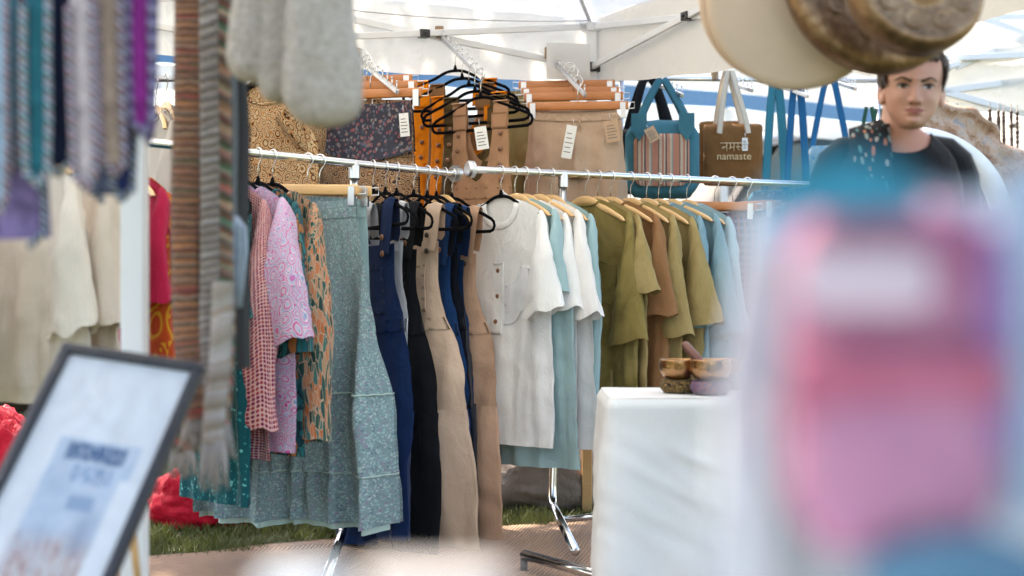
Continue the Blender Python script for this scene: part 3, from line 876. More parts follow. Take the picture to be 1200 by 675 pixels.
# ------------------------------------------------------------------ clothes rails
def rail_frame(name, label, A, B, legs, plainposts):
    """chrome garment rail from A to B; each leg drops to a knee, then splays to a foot on a base bar"""
    A, B = V(A), V(B); r = thing(name, label, 'clothes rail', (A.x, A.y, 0), 0, 'chrome clothes rails')
    d = (B-A).normalized()
    m = MB(); m.tube([A, B], .0135, 14); m.build('rail', M['chrome'], r, world=True, ang=40)
    for p in (A, B):
        m = MB(); e = d if p is B else -d
        m.tube([p - e*.004, p + e*.012, p + e*.02], [.031, .031, .024], 18); m.build('end_cap', M['steel'], r, world=True, ang=40)
    def collar(p):
        m = MB(); m.tube([V((p.x, p.y, p.z-.05)), V((p.x, p.y, p.z-.012)), V((p.x, p.y, p.z+.006))], [.019, .019, .015], 12); m.build('collar', M['steel'], r, world=True, ang=40)
    def castor(e):
        m = MB(); c_ = V((e.x, e.y, .026)); m.tube([c_ - V((.011, 0, 0)), c_ + V((.011, 0, 0))], .024, 16); m.tube([V((e.x, e.y, .07)), c_ + V((0, 0, .01))], .007, 6); m.build('castor', M['black_plastic'], r, world=True, ang=40)
    for (t_, knee, foot, bars) in legs:
        p = A.lerp(B, t_); knee = V(knee); foot = V(foot)
        up = V((p.x, p.y, p.z-.012)); kd = (up-knee).normalized(); fd = (foot-knee).normalized()
        m = MB(); m.tube([up, up.lerp(knee, .5), knee + kd*.07, knee + kd*.03 + fd*.006, knee + kd*.008 + fd*.02, knee + fd*.055, foot], .0155, 12); m.build('post', M['chrome'], r, world=True); collar(p)
        for (a_, b_, rad) in bars:
            m = MB(); m.tube([a_, b_], rad, 12); m.build('base_bar', M['chrome'], r, world=True)
            castor(V(a_))
    for t_ in plainposts:
        p = A.lerp(B, t_); m = MB(); m.tube([V((p.x, p.y, p.z-.012)), V((p.x, p.y, .05))], .0155, 12); m.build('post', M['chrome'], r, world=True); collar(p)
        m = MB(); q = V((p.x, p.y, .05)); n_ = V((d.y, -d.x, 0)); m.tube([q - n_*.3, q + n_*.3], .0135, 10); m.build('base_bar', M['chrome'], r, world=True); castor(q - n_*.3); castor(q + n_*.3)
    return r
def GZ(px, py, z):
    d = (ZC-z)*F/(py-337.5); return V(((px-600)*d/F, d, z))
R1A, R1B = P(70, 156.5, 3.87), P(533, 203.5, 5.20)
R2A, R2B = P(553, 198.5, 5.08), P(985, 218.5, 5.98)
def on(A, B, px):
    # point of segment AB seen at photo column px (both rails stay put in space)
    k = (px-600)/F; t_ = (k*A.y - A.x)/((B.x-A.x) - k*(B.y-A.y)); return A.lerp(B, t_), t_
_, t1 = on(R1A, R1B, 415); _, t1b = on(R1A, R1B, 95); _, t2 = on(R2A, R2B, 660); _, t2b = on(R2A, R2B, 960)
rail_frame('clothes_rail', 'chrome rail carrying the blouses, teal skirt and dungarees', R1A, R1B, [(t1, P(402, 622, 4.84), GZ(374, 702, .06), [(GZ(330, 690, .06), GZ(430, 716, .06), .0155)])], [t1b])
rail_frame('clothes_rail', 'chrome rail carrying the white, olive and blue shirts', R2A, R2B, [(t2, P(647, 590, 5.25), GZ(674, 646, .055), [(GZ(614, 650, .06), GZ(760, 690, .055), .0165), (GZ(742, 600, .10), GZ(661, 609, .075), .012)])], [t2b])

# ------------------------------------------------------------------ cloth colours
M['teal_seq'] = cloth('teal_glitter', None, p_sprig((.003, .08, .10), [(.02, .22, .24), (.10, .42, .42), (.003, .07, .09)], 70, .34, .7), trans=.05)
M['pink_dot'] = cloth('pink_dot_print', None, p_dots((.66, .42, .40), (.22, .025, .09), 76, .40, (.35, .05, .08)))
M['paisley_pink'] = cloth('pink_paisley_print', None, p_rings([(.62, .52, .64), (.60, .10, .34), (.66, .50, .62), (.22, .34, .55), (.72, .62, .68), (.55, .18, .45), (.45, .48, .66)], 30, 2.3, .012, 2))
M['teal_floral'] = cloth('teal_floral_print', None, p_mosaic([(.012, .12, .15), (.02, .19, .21), (.40, .16, .06), (.01, .07, .09), (.05, .22, .22), (.02, .15, .18)], 44, (.02, .05, .06), .07, 5))
M['orange_leaf'] = cloth('orange_leaf_print', None, p_mosaic([(.50, .15, .06), (.52, .24, .14), (.03, .10, .09), (.54, .19, .09), (.02, .06, .055), (.46, .28, .18), (.05, .17, .16)], 74, (.50, .36, .26), .055, 1))
M['skirt_teal'] = cloth('teal_sprig_print', None, p_sprig((.19, .285, .31), [(.30, .45, .46), (.26, .22, .32), (.23, .39, .41), (.13, .20, .25), (.36, .47, .48)], 125, .40, .85), trans=.06)
M['mint_trim'] = cloth('mint_trim_cotton', (.42, .58, .55))
M['navy'] = cloth('navy_cotton', (.005, .020, .075), trans=.03); M['blue'] = cloth('blue_cotton', (.006, .038, .13), trans=.03)
M['ink_navy'] = cloth('dark_navy_cotton', (.004, .007, .016), trans=.0); M['black'] = cloth('black_cotton', (.004, .005, .008), trans=0)
M['white_cot'] = cloth('white_cotton', (.88, .88, .88), trans=.18, var=.04, slub=.035); M['offwhite'] = cloth('off_white_cotton', (.82, .80, .79), trans=.15, var=.05, slub=.08)
M['grey_white'] = cloth('greyish_cotton', (.60, .63, .68), trans=.1)
M['beige'] = cloth('beige_corduroy', (.58, .43, .33), trans=.04); M['tan'] = cloth('tan_cotton', (.50, .29, .18), trans=.05)
M['tan_pink'] = cloth('pinkish_tan_cotton', (.56, .35, .24), trans=.05)
M['pale_teal'] = cloth('pale_teal_cotton', (.33, .49, .52), trans=.1, slub=.05)
M['olive'] = cloth('olive_cotton', None, p_mottle([(.14, .105, .032), (.215, .162, .052), (.26, .20, .075)], 7, .6), trans=.05, slub=.05)
M['khaki'] = cloth('khaki_cotton', None, p_mottle([(.265, .195, .08), (.37, .28, .125)], 7, .6), trans=.05, slub=.05)
M['brown_tee'] = cloth('brown_cotton', (.27, .135, .062), trans=.05, slub=.05)
M['dusty'] = cloth('dusty_blue_cotton', (.20, .34, .40), trans=.08, slub=.04)
M['dusty2'] = cloth('pale_dusty_blue_cotton', (.29, .44, .50), trans=.08, slub=.04)
M['plaid'] = cloth('dark_plaid', None, p_plaid((.03, .035, .09), (.20, .05, .06), (.10, .10, .2), 38, 38))
M['orange'] = cloth('orange_corduroy', (.78, .22, .008), trans=.06); M['brown_pin'] = cloth('brown_twill', (.24, .125, .06)); M['dark_olive'] = cloth('dark_olive_twill', (.10, .065, .028))
M['pinafore'] = cloth('fawn_twill', (.40, .22, .13), trans=.06)
M['shorts'] = cloth('beige_linen', (.49, .345, .25), trans=.08, slub=.08); M['shorts_olive'] = cloth('olive_linen', (.30, .24, .11), trans=.08, slub=.06)
BRN = [(.56, .40, .24), (.05, .03, .025), (.52, .22, .07), (.60, .44, .27), (.24, .10, .04), (.58, .42, .26)]
M['dress_a'] = cloth('brown_paisley_print', None, p_rings(BRN, 33, 2.3, .010, 1), trans=.05)
M['dress_b'] = cloth('small_brown_print', None, p_rings([(.40, .24, .13), (.05, .03, .03), (.48, .32, .20), (.16, .07, .04)], 44, 2.2, .012, 4), trans=.05)
M['dress_c'] = cloth('dark_floral_print', None, p_sprig((.045, .045, .065), [(.22, .12, .12), (.20, .18, .19), (.11, .12, .17), (.21, .08, .10), (.06, .07, .1)], 64, .42, .8, 2), trans=.03)
M['dress_d'] = cloth('black_floral_print', None, p_sprig((.025, .025, .03), [(.38, .2, .1), (.1, .25, .22), (.4, .3, .2)], 40, .36, .6, 7), trans=.03)

# ------------------------------------------------------------------ tree behind the stall; its shade dapples the roof
tr_ = thing('broadleaf_tree', 'broadleaf tree behind the marquee whose shade falls over the stall roof', 'tree', (-3.75, 10.6, 0))
m = MB(); m.tube([(0, 0, 0), (.05, 0, 1.5), (-.05, .1, 3.2), (.1, 0, 5.2), (.15, 0, 7)], [.22, .17, .15, .11, .04], 12)
rt_ = random.Random(9)
for k in range(14):
    z = rt_.uniform(3.4, 6.2); a = k*2.4; e = V((math.cos(a)*rt_.uniform(1.4, 2.6), math.sin(a)*rt_.uniform(1.4, 2.6), z + rt_.uniform(.6, 1.8))); m.tube([V((.02, 0, z)), V((e.x*.5, e.y*.5, z+.5)), e], [.07, .05, .02], 8)
m.build('trunk', plain('bark', (.12, .085, .06), .9, 0, .3, 8, .6, 30), tr_)
m = MB()
for k in range(60):
    a = rt_.uniform(0, 2*PI); q = rt_.random()**.5*3.3; c0 = V((math.cos(a)*q, math.sin(a)*q, 6.6 + rt_.uniform(-1.9, 2.0)*(1-(q/3.6)**2)**.5)); R0 = rt_.uniform(.45, .95)
    for j in range(190):
        p = c0 + V((rt_.gauss(0, 1), rt_.gauss(0, 1), rt_.gauss(0, .7)))*R0*.5; s1 = rt_.uniform(.05, .1); u1 = V((rt_.uniform(-1, 1), rt_.uniform(-1, 1), rt_.uniform(-.6, .6))).normalized(); w1 = u1.cross(V((rt_.uniform(-1, 1), rt_.uniform(-1, 1), 1))).normalized()
        b0 = len(m.v); m.v += [p - u1*s1, p + w1*s1*.5, p + u1*s1, p - w1*s1*.5]; m.face((b0, b0+1, b0+2, b0+3))
m.build('crown', bm_, tr_, smooth=False)
# ------------------------------------------------------------------ stock on the first rail
HG = 'hangers on the clothes rails'
def r1(px): return on(R1A, R1B, px)[0]
def r2(px): return on(R2A, R2B, px)[0]
def put(rail, px, th, kind, hl):
    p = rail(px); tl = R(2.2*math.sin(px*1.7 + th)); h = hanger(kind, p, R(-th), hl, HG); h.rotation_euler.y = tl; TILT[0] = tl; return p, R(-th)
BL = 'blouses on the first rail'
p, a = put(r1, 158, 48, 'wood', 'wooden hanger holding the orange ring-printed blouse on the first rail')
M['red_knit'] = cloth('crimson_knit', (.42, .015, .06), trans=.05, weave=.8); M['orange_print'] = cloth('orange_yellow_print', None, p_rings([(.50, .07, .02), (.62, .30, .03), (.55, .09, .02), (.50, .07, .02)], 14, 2.2, .006, 3, rnd=.1))
tee('blouse', 'orange and yellow ring-printed blouse beside the white post', 'blouse', p, a, M['orange_print'], BL, L=.78, sl=.5, sang=76, seed=31)
p, a = put(r1, 148, 48, 'wood', 'wooden hanger holding the red knitted jumper on the first rail')
tee('jumper', 'crimson knitted jumper hanging just right of the white post', 'jumper', p, a, M['red_knit'], BL, L=.60, sl=.30, sang=74, seed=32)
M['teal_pr'] = M['teal_floral']
p, a = put(r1, 250, 50, 'velvet', 'black hanger holding the glittery teal tunic')
tee('tunic', 'glittery dark teal tunic at the left end of the blouses', 'tunic', p, a, M['teal_seq'], BL, L=.98, sl=.36, sang=80, cuff=.15, seed=3, hb=.22, sh=.19, hwm=.23)
p, a = put(r1, 266, 46, 'velvet', 'black hanger holding the pink blouse with red dots')
tee('blouse', 'pink blouse printed with rows of small dark red dots', 'blouse', p, a, M['pink_dot'], BL, L=.84, sl=.66, sang=80, cuff=.21, seed=5, bulge=.18, dep=.04, neckw=.10)
p, a = put(r1, 284, 45, 'velvet', 'black hanger holding the pink paisley blouse')
tee('blouse', 'pink, white and blue paisley blouse with a full elbow sleeve', 'blouse', p, a, M['paisley_pink'], BL, L=.83, sl=.43, sang=66, cuff=.22, seed=7, bulge=.28, dep=.05, neckw=.10, amp=.02)
p, a = put(r1, 303, 46, 'velvet', 'black hanger holding the teal floral blouse')
tee('blouse', 'dark teal blouse with scattered brown flowers', 'blouse', p, a, M['teal_floral'], BL, L=.84, sl=.45, sang=74, cuff=.2, seed=9, bulge=.15, neckw=.10)
p, a = put(r1, 320, 42, 'velvet', 'black hanger holding the orange leaf-print blouse, beside the teal skirt')
tee('blouse', 'orange, cream and green leaf-print blouse with a long full sleeve next to the teal skirt', 'blouse', p, a, M['orange_leaf'], BL, L=.80, sl=.70, sang=77, cuff=.18, seed=12, bulge=.25, dep=.045, neckw=.10, gather=.7)
p, a = put(r1, 361, 17, 'clip', 'pale wooden clip hanger gripping the teal skirt')
skirt('skirt', 'long tiered teal skirt with a tiny sprig print', p, a, M['skirt_teal'], None, L=1.035, w0=.172, w1=.345, trim=M['mint_trim'], tiers=(.60, .845), deep=.075)
p, a = put(r1, 375, 12, 'clip', 'pale wooden clip hanger half hidden behind the teal skirt')
skirt('skirt', 'plain pale lined skirt hidden behind the sprig-printed teal skirt', p, a, M['pale_teal'], None, L=1.0, w0=.16, w1=.22, trim=M['mint_trim'])

DG = 'dungarees on the first rail'
D = [(437, 54, 'velvet', 'navy', 'navy blue dungarees, nearest the teal skirt', 'navy dungarees nearest the skirt', 1.15, .10, 2, .225, 0, .02),
     (452, 56, 'velvet', 'grey_white', 'pale grey dungarees with brown buttons between navy and black ones', 'pale grey dungarees', 1.02, .10, 2, .20, 0, 0),
     (465, 52, 'velvet', 'black', 'black dungarees with a wide leg, left of the beige ones', 'wide black dungarees', 1.20, .15, 1, .265, .1, .03),
     (485, 43, 'velvet', 'beige', 'beige corduroy dungarees with a flared leg reaching the rug', 'beige corduroy dungarees', 1.27, .165, 2, .275, .3, .0),
     (501, 47, 'velvet', 'blue', 'bright blue dungarees right of the beige ones', 'bright blue dungarees', 1.13, .125, 1, .245, 0, .05),
     (511, 54, 'velvet', 'ink_navy', 'very dark navy dungarees with two pale-edged buttons', 'very dark navy dungarees', 1.22, .12, 2, .225, .1, .02),
     (521, 52, 'wood', 'blue', 'blue dungarees on the wooden hanger near the rail end', 'blue dungarees near the rail end', 1.10, .11, 1, .215, 0, .06),
     (530, 44, 'velvet', 'tan_pink', 'pinkish tan dungarees with black buttons at the rail end', 'pinkish tan dungarees', 1.26, .14, 2, .255, .15, .04)]
for i, (px, th, kd, mt, lab, hl, L_, lw, nb, hip, fl, dr_) in enumerate(D):
    p, a = put(r1, px, th, kd, ('wooden' if kd == 'wood' else 'black') + ' hanger holding the ' + hl)
    dungaree('dungarees', lab, p, a, M[mt], DG, L=L_, seed=20+i*3, legw=lw, buttons=nb, hip=hip, flare=fl, bibz=.13+dr_, amp=.022+.004*(i % 3), bmat='button_dark' if mt in ('beige', 'tan_pink') else 'button')

# ------------------------------------------------------------------ stock on the second rail
SG = 'shirts on the second rail'
M['kurta_pocket'] = cloth('white_cotton_double', (.70, .71, .74), trans=.05, var=.05, slub=.1)
p, a = put(r2, 587, 45, 'velvet', 'black hanger in the open neck of the white button shirt')
tee('shirt', 'white collarless linen shirt with brown buttons and a chest pocket', 'shirt', p, a, M['white_cot'], SG, L=.905, seed=41, placket=.30, pocket=True, neckw=.10, neckd=.135, collar=.026, pocket_mat=M['kurta_pocket'], sl=.35, sang=70, cuff=.2, amp=.016, hb=.255)
p, a = put(r2, 603, 48, 'wood', 'wooden hanger holding the long pale teal shirt')
tee('shirt', 'long pale teal shirt whose hem hangs below the white ones', 'shirt', p, a, M['pale_teal'], SG, L=.985, seed=43, sl=.28, sang=74, hb=.29, hwm=.32, amp=.013)
p, a = put(r2, 615, 44, 'wood', 'wooden hanger holding the plain white shirt behind the button shirt')
tee('shirt', 'plain white shirt second in the row, behind the button shirt', 'shirt', p, a, M['white_cot'], SG, L=.89, seed=45, sl=.33, sang=70, hb=.27, amp=.015)
p, a = put(r2, 629, 47, 'wood', 'wooden hanger holding the off-white shirt with turned cuffs')
tee('shirt', 'off-white shirt with wide cuffs in front of a pale teal one', 'shirt', p, a, M['offwhite'], SG, L=.925, seed=47, sl=.38, sang=70, cuff=.2, hb=.27, amp=.015)
p, a = put(r2, 646, 46, 'wood', 'wooden hanger holding the pale teal shirt beside the olive ones')
tee('shirt', 'pale teal shirt between the white shirts and the olive shirts', 'shirt', p, a, M['pale_teal'], SG, L=.90, seed=49, sl=.33, sang=76, cuff=.16, amp=.018)
row = [(686, 'olive', .86, .45, 76, 'large olive green shirt with a chest pocket, first of the green row', 'first olive shirt', True),
       (701, 'khaki', .80, .29, 62, 'khaki shirt with a short cuff directly left of the brown shirt', 'khaki shirt left of the brown one', False),
       (716, 'brown_tee', .86, .36, 72, 'brown shirt showing between olive and khaki shirts', 'brown shirt', False),
       (739, 'khaki', .84, .44, 74, 'khaki shirt directly right of the brown shirt', 'khaki shirt right of the brown one', False),
       (758, 'khaki', .84, .40, 67, 'khaki shirt beside the dusty blue shirts', 'khaki shirt beside the blue ones', False),
       (772, 'dusty', .86, .40, 76, 'dusty blue shirt next to the khaki shirts', 'dusty blue shirt next to the khaki ones', False),
       (785, 'dusty', .86, .44, 74, 'dusty blue shirt in the middle of the three blue ones', 'middle dusty blue shirt', False),
       (805, 'dusty2', .86, .45, 74, 'paler dusty blue shirt under the plaid shorts', 'paler dusty blue shirt', False)]
for i, (px, mt, L_, sl_, sa, lab, hl, pk) in enumerate(row):
    p, a = put(r2, px, 43 + [0, 5, -3, 2, -4, 4, -2, 3][i], 'wood', 'wooden hanger holding the ' + hl)
    tee('shirt', lab, 'shirt', p, a, M[mt], SG, L=L_, seed=60+i*3, sl=sl_, sang=sa, pocket=pk, hb=.275, sh=.22, neckw=.078, neckd=.05, drop=-.006, amp=.018, cuff=.2)
for i, (px, lab, hl) in enumerate([(838, 'dark plaid shorts clipped to a red-brown bar beside the blue shirts', 'nearest dark plaid shorts'), (858, 'dark plaid shorts second from the blue shirts', 'second pair of plaid shorts'), (876, 'dark plaid shorts third from the blue shirts', 'third pair of plaid shorts')]):
    p, a = put(r2, px, 22, 'clipwide', 'red-brown clip hanger gripping the ' + hl)
    shorts('shorts', lab, p, a, M['plaid'], group='plaid shorts on the second rail', w0=.15, w1=.2, L=.4, seed=81+i)

# ------------------------------------------------------------------ hooked display arms on the tent frame
def arm(S, E, label):
    S, E = V(S), V(E); r = thing('hook_rack', label, 'hook rack', S, 0, 'hooked display arms on the tent frame')
    m = MB(); sqtube(m, S, E, .013, .018); m.build('bar', M['steel'], r, world=True, smooth=False)
    d = (E-S)
    for k in range(9):
        m = MB(); c = S + d*(.1+.11*k); m.tube([c, c + V((0, 0, .035))], .0026, 6); m.ball(c + V((0, 0, .036)), .0045, 8, 6); m.build('peg', M['steel'], r, world=True)
    m = MB(); m.box(S + V((0, 0, .012)), (.034, .04, .05), bev=.004); m.build('bracket', plain('bronze_bracket', (.25, .16, .09), .4, .6), r, world=True, smooth=False)
    return r, (lambda t_: S + d*t_ + V((0, 0, .02)))
# pinafores
_, A1 = arm(P(515, 42, 5.72), P(566, 92, 5.36), 'hooked display arm above the orange pinafores, hanging from the truss crossing')
UG = 'pinafores on the display arm'
for i, (px, py, d_, mt, th, lab, hl, L_) in enumerate([
        (533, 78, 5.70, 'orange', 14, 'orange pinafore rearmost of its arm', 'rearmost orange pinafore', .72),
        (541, 87, 5.61, 'brown_pin', 18, 'brown pinafore between two orange ones', 'brown pinafore', .70),
        (549, 95, 5.52, 'orange', 26, 'orange pinafore third from the back, its buttons showing', 'buttoned orange pinafore', .74),
        (556, 102, 5.43, 'dark_olive', 26, 'dark olive pinafore behind the fawn one', 'dark olive pinafore', .70),
        (563, 109, 5.38, 'pinafore', 30, 'fawn button-sided pinafore with a deep scooped neck, frontmost of its arm', 'fawn scoop-neck pinafore', .70)]):
    p = P(px, py, d_) + V((0, 0, .075)); a = R(-th + [0, 6, -3, 4, 0][i])
    hanger('velvet', p, a, 'black hanger holding the ' + hl, 'hangers on the display arms')
    pinafore('pinafore', lab, p, a, M[mt], UG, L=L_, seed=90+i, sx=(.142, .10, .138, .098, .092)[i])
price_tag(P(561, 139, 5.25), R(-8), 'white price tag in the scooped neck of the fawn pinafore', .045, .085, -.15)
# dresses at the left
_, A2 = arm(P(418, 68, 5.5), P(466, 108, 5.15), 'hooked display arm above the dark floral dress')
for i, (px, py, d_, mt, lab, hl) in enumerate([(425, 91, 5.45, 'dress_d', 'black floral skirt rearmost behind the brown-hemmed dress', 'black floral skirt'),
        (430, 98, 5.36, 'dress_a', 'orange-brown paisley skirt behind the brown-hemmed dress', 'orange-brown paisley skirt behind the dress'),
        (434, 107, 5.25, 'dress_b', 'strapless dress with dark floral bodice and small brown print skirt', 'strapless floral dress')]):
    p = P(px, py, d_) + V((0, 0, .09)); a = R(-14)
    hanger('clipred', p, a, 'red-brown clip hanger holding the ' + hl, 'hangers on the display arms')
    if i < 2: skirt('skirt', lab, p + V((-.09*(2-i), 0, 0)), a, M[mt], None, L=.7, w0=.15, w1=.22, seed=100+i, trim=M[mt])
    else:
        r, s = skirt('dress', lab, p, a, M['dress_b'], None, L=.62, w0=.155, w1=.20, seed=104, tiers=(.33, .7), trim=M['dress_b'], cat='dress', deep=.02)
        m = MB(); 
        for side in (-1, 1):
            m.grid(lambda u, v: (lambda q: q + V((0, side*(.010 + .012*v + .006*nz(u*9, v*5, 3) + .002*nz(u*34, v*9, 3)), -.03*(1-(2*u-1)**2)*v)))(s.pos(2*u-1, v*.30, side)), 50, 14, uvs=(.32, .2), flip=side > 0)
        m.build('bodice', M['dress_c'], r)
price_tag(P(472, 123, 5.17), R(-10), 'white price tag beside the dark floral bodice', .035, .085, -.08)
p = P(312, 92, 5.1) + V((0, 0, .08))
_, A3 = arm(P(276, 40, 5.2), P(292, 86, 4.95), 'hooked display arm partly hidden behind the cream mittens')
for i in range(2):
    q = p + V((-.03*i, .1*i, .02*i)); hanger('velvet', q, R(-12), ['black hanger holding the brown paisley dress', 'black hanger behind the brown paisley dress'][i], 'hangers on the display arms')
    tee('dress', ['sleeveless dress in brown and orange paisley', 'dark floral dress half hidden behind the brown paisley dress'][i], 'dress', q, R(-12), M['dress_a' if i == 0 else 'dress_d'], None, L=.72, sh=.14, hb=.20, hwm=.24, sl=.06, cuff=.12, seed=110+i, neckw=.09, neckd=.09, drop=.01)
p = P(395, 128, 5.5) + V((0, 0, .1))
for i, mt in enumerate(('dress_d', 'dress_b')):
    q = p + V((.08*i - .03, -.06*i, 0)); hanger('clipred', q, R(-60), ['red-brown clip hanger turned edge-on, holding the black floral skirt', 'red-brown clip hanger turned edge-on, holding the small brown print skirt'][i], 'hangers on the display arms')
    skirt('skirt', ['black floral skirt hung edge-on left of the strapless dress', 'small brown print skirt hung edge-on left of the strapless dress'][i], q, R(-60), M[mt], None, L=.6, w0=.14, w1=.2, seed=120+i, trim=M[mt])
# shorts
_, A4 = arm(P(643, 66, 5.92), P(686, 112, 5.58), 'hooked display arm above the beige shorts, beside the corner pole')
for i, (px, py, d_, mt, lab, hl, w) in enumerate([(664, 99, 5.88, 'shorts_olive', 'olive linen trousers rearmost behind the beige shorts', 'rearmost olive trousers', .40),
        (668, 107, 5.80, 'shorts_olive', 'olive linen trousers showing at the left of the beige shorts', 'olive trousers', .40), (672, 113, 5.72, 'shorts', 'beige linen shorts second from the front', 'second beige shorts', .40),
        (677, 124, 5.62, 'shorts', 'beige linen shorts with drawstring and price tag, frontmost of their arm', 'front beige shorts', .40)]):
    p = P(px, py, d_) + V((0, 0, .10)); a = R(-6)
    hanger('clipred', p, a, 'red-brown clip hanger holding the ' + hl, 'hangers on the display arms')
    off = V((-.165, 0, 0)) if i < 2 else V((0, 0, 0))
    shorts('shorts' if i > 1 else 'trousers', lab, p + off, a, M[mt], 'shorts' if i > 1 else 'trousers', group='shorts on the display arm', L=.52 if i > 1 else .9, inseam=.26 if i > 1 else .6, w0=.155, w1=.195, seed=130+i)
price_tag(P(672, 138, 5.53), R(-5), 'long white price tag clipped to the front of the beige shorts', .04, .13, .18)
M['kraft'] = plain('kraft_card', (.50, .33, .22), .8)
price_tag(P(714, 132, 5.55), R(-5), 'brown card tag on the right of the beige shorts', .055, .085, -.15, mat='kraft')
# ------------------------------------------------------------------ bags on the display arms
def strip(m, pts, w, ax=(1, 0, 0), th=.003, n=40):
    pts = [V(p) for p in pts]; ax = V(ax)
    ks = list(range(len(pts)))
    def at(t_):
        x = t_*(len(pts)-1)
        return V([sinterp([(k, pts[k][c]) for k in ks], x) for c in range(3)])
    for s_ in (-1, 1):
        def fn(u, v):
            p = at(v); tn = (at(min(1, v+.01)) - at(max(0, v-.01))).normalized(); nr = tn.cross(ax).normalized()
            sd_ = ax - tn*ax.dot(tn); sd_ = sd_.normalized() if sd_.length > .1 else ax
            return p + sd_*(u-.5)*w + nr*s_*th*.5*(1-abs(2*u-1)**4)
        L_ = sum((pts[i+1]-pts[i]).length for i in range(len(pts)-1))
        m.grid(fn, 4, n, uvs=(w, L_), flip=s_ > 0)
def pillow(m, w, h, d, r=.04, nu=28, nv=22, seed=0, lump=.004, uvs=None, taper=0):
    for s_ in (-1, 1):
        def fn(u, v):
            x = 2*u-1; z = 2*v-1
            e = (1-abs(x)**5)*(1-abs(z)**5)
            # rounded-rectangle outline
            q = 1 - .5*r/ w*0
            sx_ = x*(1 - (r/w)*max(0, abs(z)-(1-2*r/h))/(2*r/h)*max(0, abs(x))**3*1.0) if h > 2*r else x
            return V((sx_*w/2*(1 - taper*z), s_*d/2*e**.4 + lump*nz(x*3+seed, z*3, s_), z*h/2 - (r*.35*abs(x)**6)*(1 if z > 0 else -1)*abs(z)**6 + lump*.6*nz(x*4, seed, z*2)))
        m.grid(fn, nu, nv, uvs=uvs or (w, h), flip=s_ < 0)
M['teal_canvas'] = cloth('teal_canvas', (.045, .17, .23), trans=0, weave=.5); M['black_canvas'] = cloth('black_canvas', (.012, .012, .014), trans=0)
STR = [(0, (.42, .20, .14)), (.16, (.10, .08, .08)), (.2, (.48, .38, .30)), (.34, (.40, .15, .11)), (.42, (.50, .40, .32)), (.5, (.06, .05, .06)), (.56, (.46, .24, .18)), (.72, (.50, .42, .34)), (.8, (.25, .3, .28)), (.86, (.45, .2, .15))]
M['bag_stripe'] = cloth('striped_woven_panel', None, p_stripes(STR, 11.5, 0, .002), trans=0, weave=.6)
M['tote'] = cloth('brown_canvas', (.20, .095, .035), trans=0, weave=.5); M['cream_strap'] = cloth('cream_webbing', (.66, .57, .47), trans=.05)
M['gold_ink'] = plain('cream_print', (.72, .55, .33), .7)
S5, E5 = P(752, 91, 6.26), P(800, 112, 5.9)
arm(S5, E5, 'hooked display arm holding the striped bag')
def shoulder_bag(name, label, loc, rz, w, h, d, body, panel, strap, sx=.10, sh=.20, group=None):
    r = thing(name, label, 'bag', loc, rz, group)
    m = MB(); pillow(m, w, h, d, .06, lump=.006, seed=w*50); m.v = [q + V((0, 0, -sh-h/2)) for q in m.v]; m.build('body', M[body], r)
    if panel:
        m = MB(); pillow(m, w*.74, h*.66, .012, .03, lump=.002); m.v = [q + V((-.005, -d/2-.006, -sh-h*.52)) for q in m.v]; m.build('front_panel', M[panel], r)
        for s_ in (-1, 1):
            m = MB(); m.poly([(-.032, .07), (.032, .07), (.032, -.0), (0, -.045), (-.032, -.0)], .008, Matrix.Translation((s_*sx*1.15, -d/2-.014, -sh-.05))); m.build('strap_tab', M[strap], r, smooth=False)
    for yy in (-1, 1):
        m = MB(); y_ = yy*d*.42
        strip(m, [(-sx*1.15, y_*1.05, -sh-.06), (-sx*1.0, y_*.9, -sh+.02), (-sx*.45, y_*.35, -.04), (-sx*.12, y_*.1, .004), (sx*.12, y_*.1, .004), (sx*.5, y_*.35, -.05), (sx*1.05, y_*.9, -sh+.02), (sx*1.2, y_*1.05, -sh-.06)], .032)
        m.build('strap', M[strap], r)
    return r
shoulder_bag('shoulder_bag', 'black shoulder bag hanging behind the striped teal bag', P(760, 92, 6.12), R(12), .36, .28, .11, 'black_canvas', None, 'black_canvas', sx=.08, sh=.22, group='bags on the display arms')
shoulder_bag('shoulder_bag', 'teal shoulder bag with a striped woven front panel', P(776, 96, 5.95), R(-4), .31, .33, .12, 'teal_canvas', 'bag_stripe', 'teal_canvas', sx=.085, sh=.16, group='bags on the display arms')
price_tag(P(758, 146, 5.83), R(5), 'brown card tag tied to the strap of the striped bag', .045, .06, -.5, mat='kraft', string=.015)
arm(P(838, 91.5, 6.45), P(882, 106, 6.1), 'hooked display arm above the brown tote')
tt = thing('tote_bag', 'brown canvas tote with cream straps and namaste printed in gold', 'bag', P(856, 84, 6.15), R(-3), 'bags on the display arms')
m = MB(); pillow(m, .255, .27, .05, .012, lump=.004); m.v = [q + V((.01, 0, -.235-.125)) for q in m.v]; m.build('body', M['tote'], tt)
m = MB(); pillow(m, .22, .27, .03, .012, lump=.004); m.v = [q + V((-.02, .07, -.215-.125)) for q in m.v]; m.build('back_panel', M['tote'], tt)
for (y_, dx) in ((-.03, .0), (.06, -.012)):
    for s_ in (-1, 1):
        m = MB(); strip(m, [(dx + s_*.062+.012, y_, -.27), (dx + s_*.05+.008, y_*.8, -.19), (dx + s_*.025, y_*.4, -.07), (dx + s_*.008, 0, .004)], .026, (.95, .3, 0)); m.build('strap', M['cream_strap'], tt)
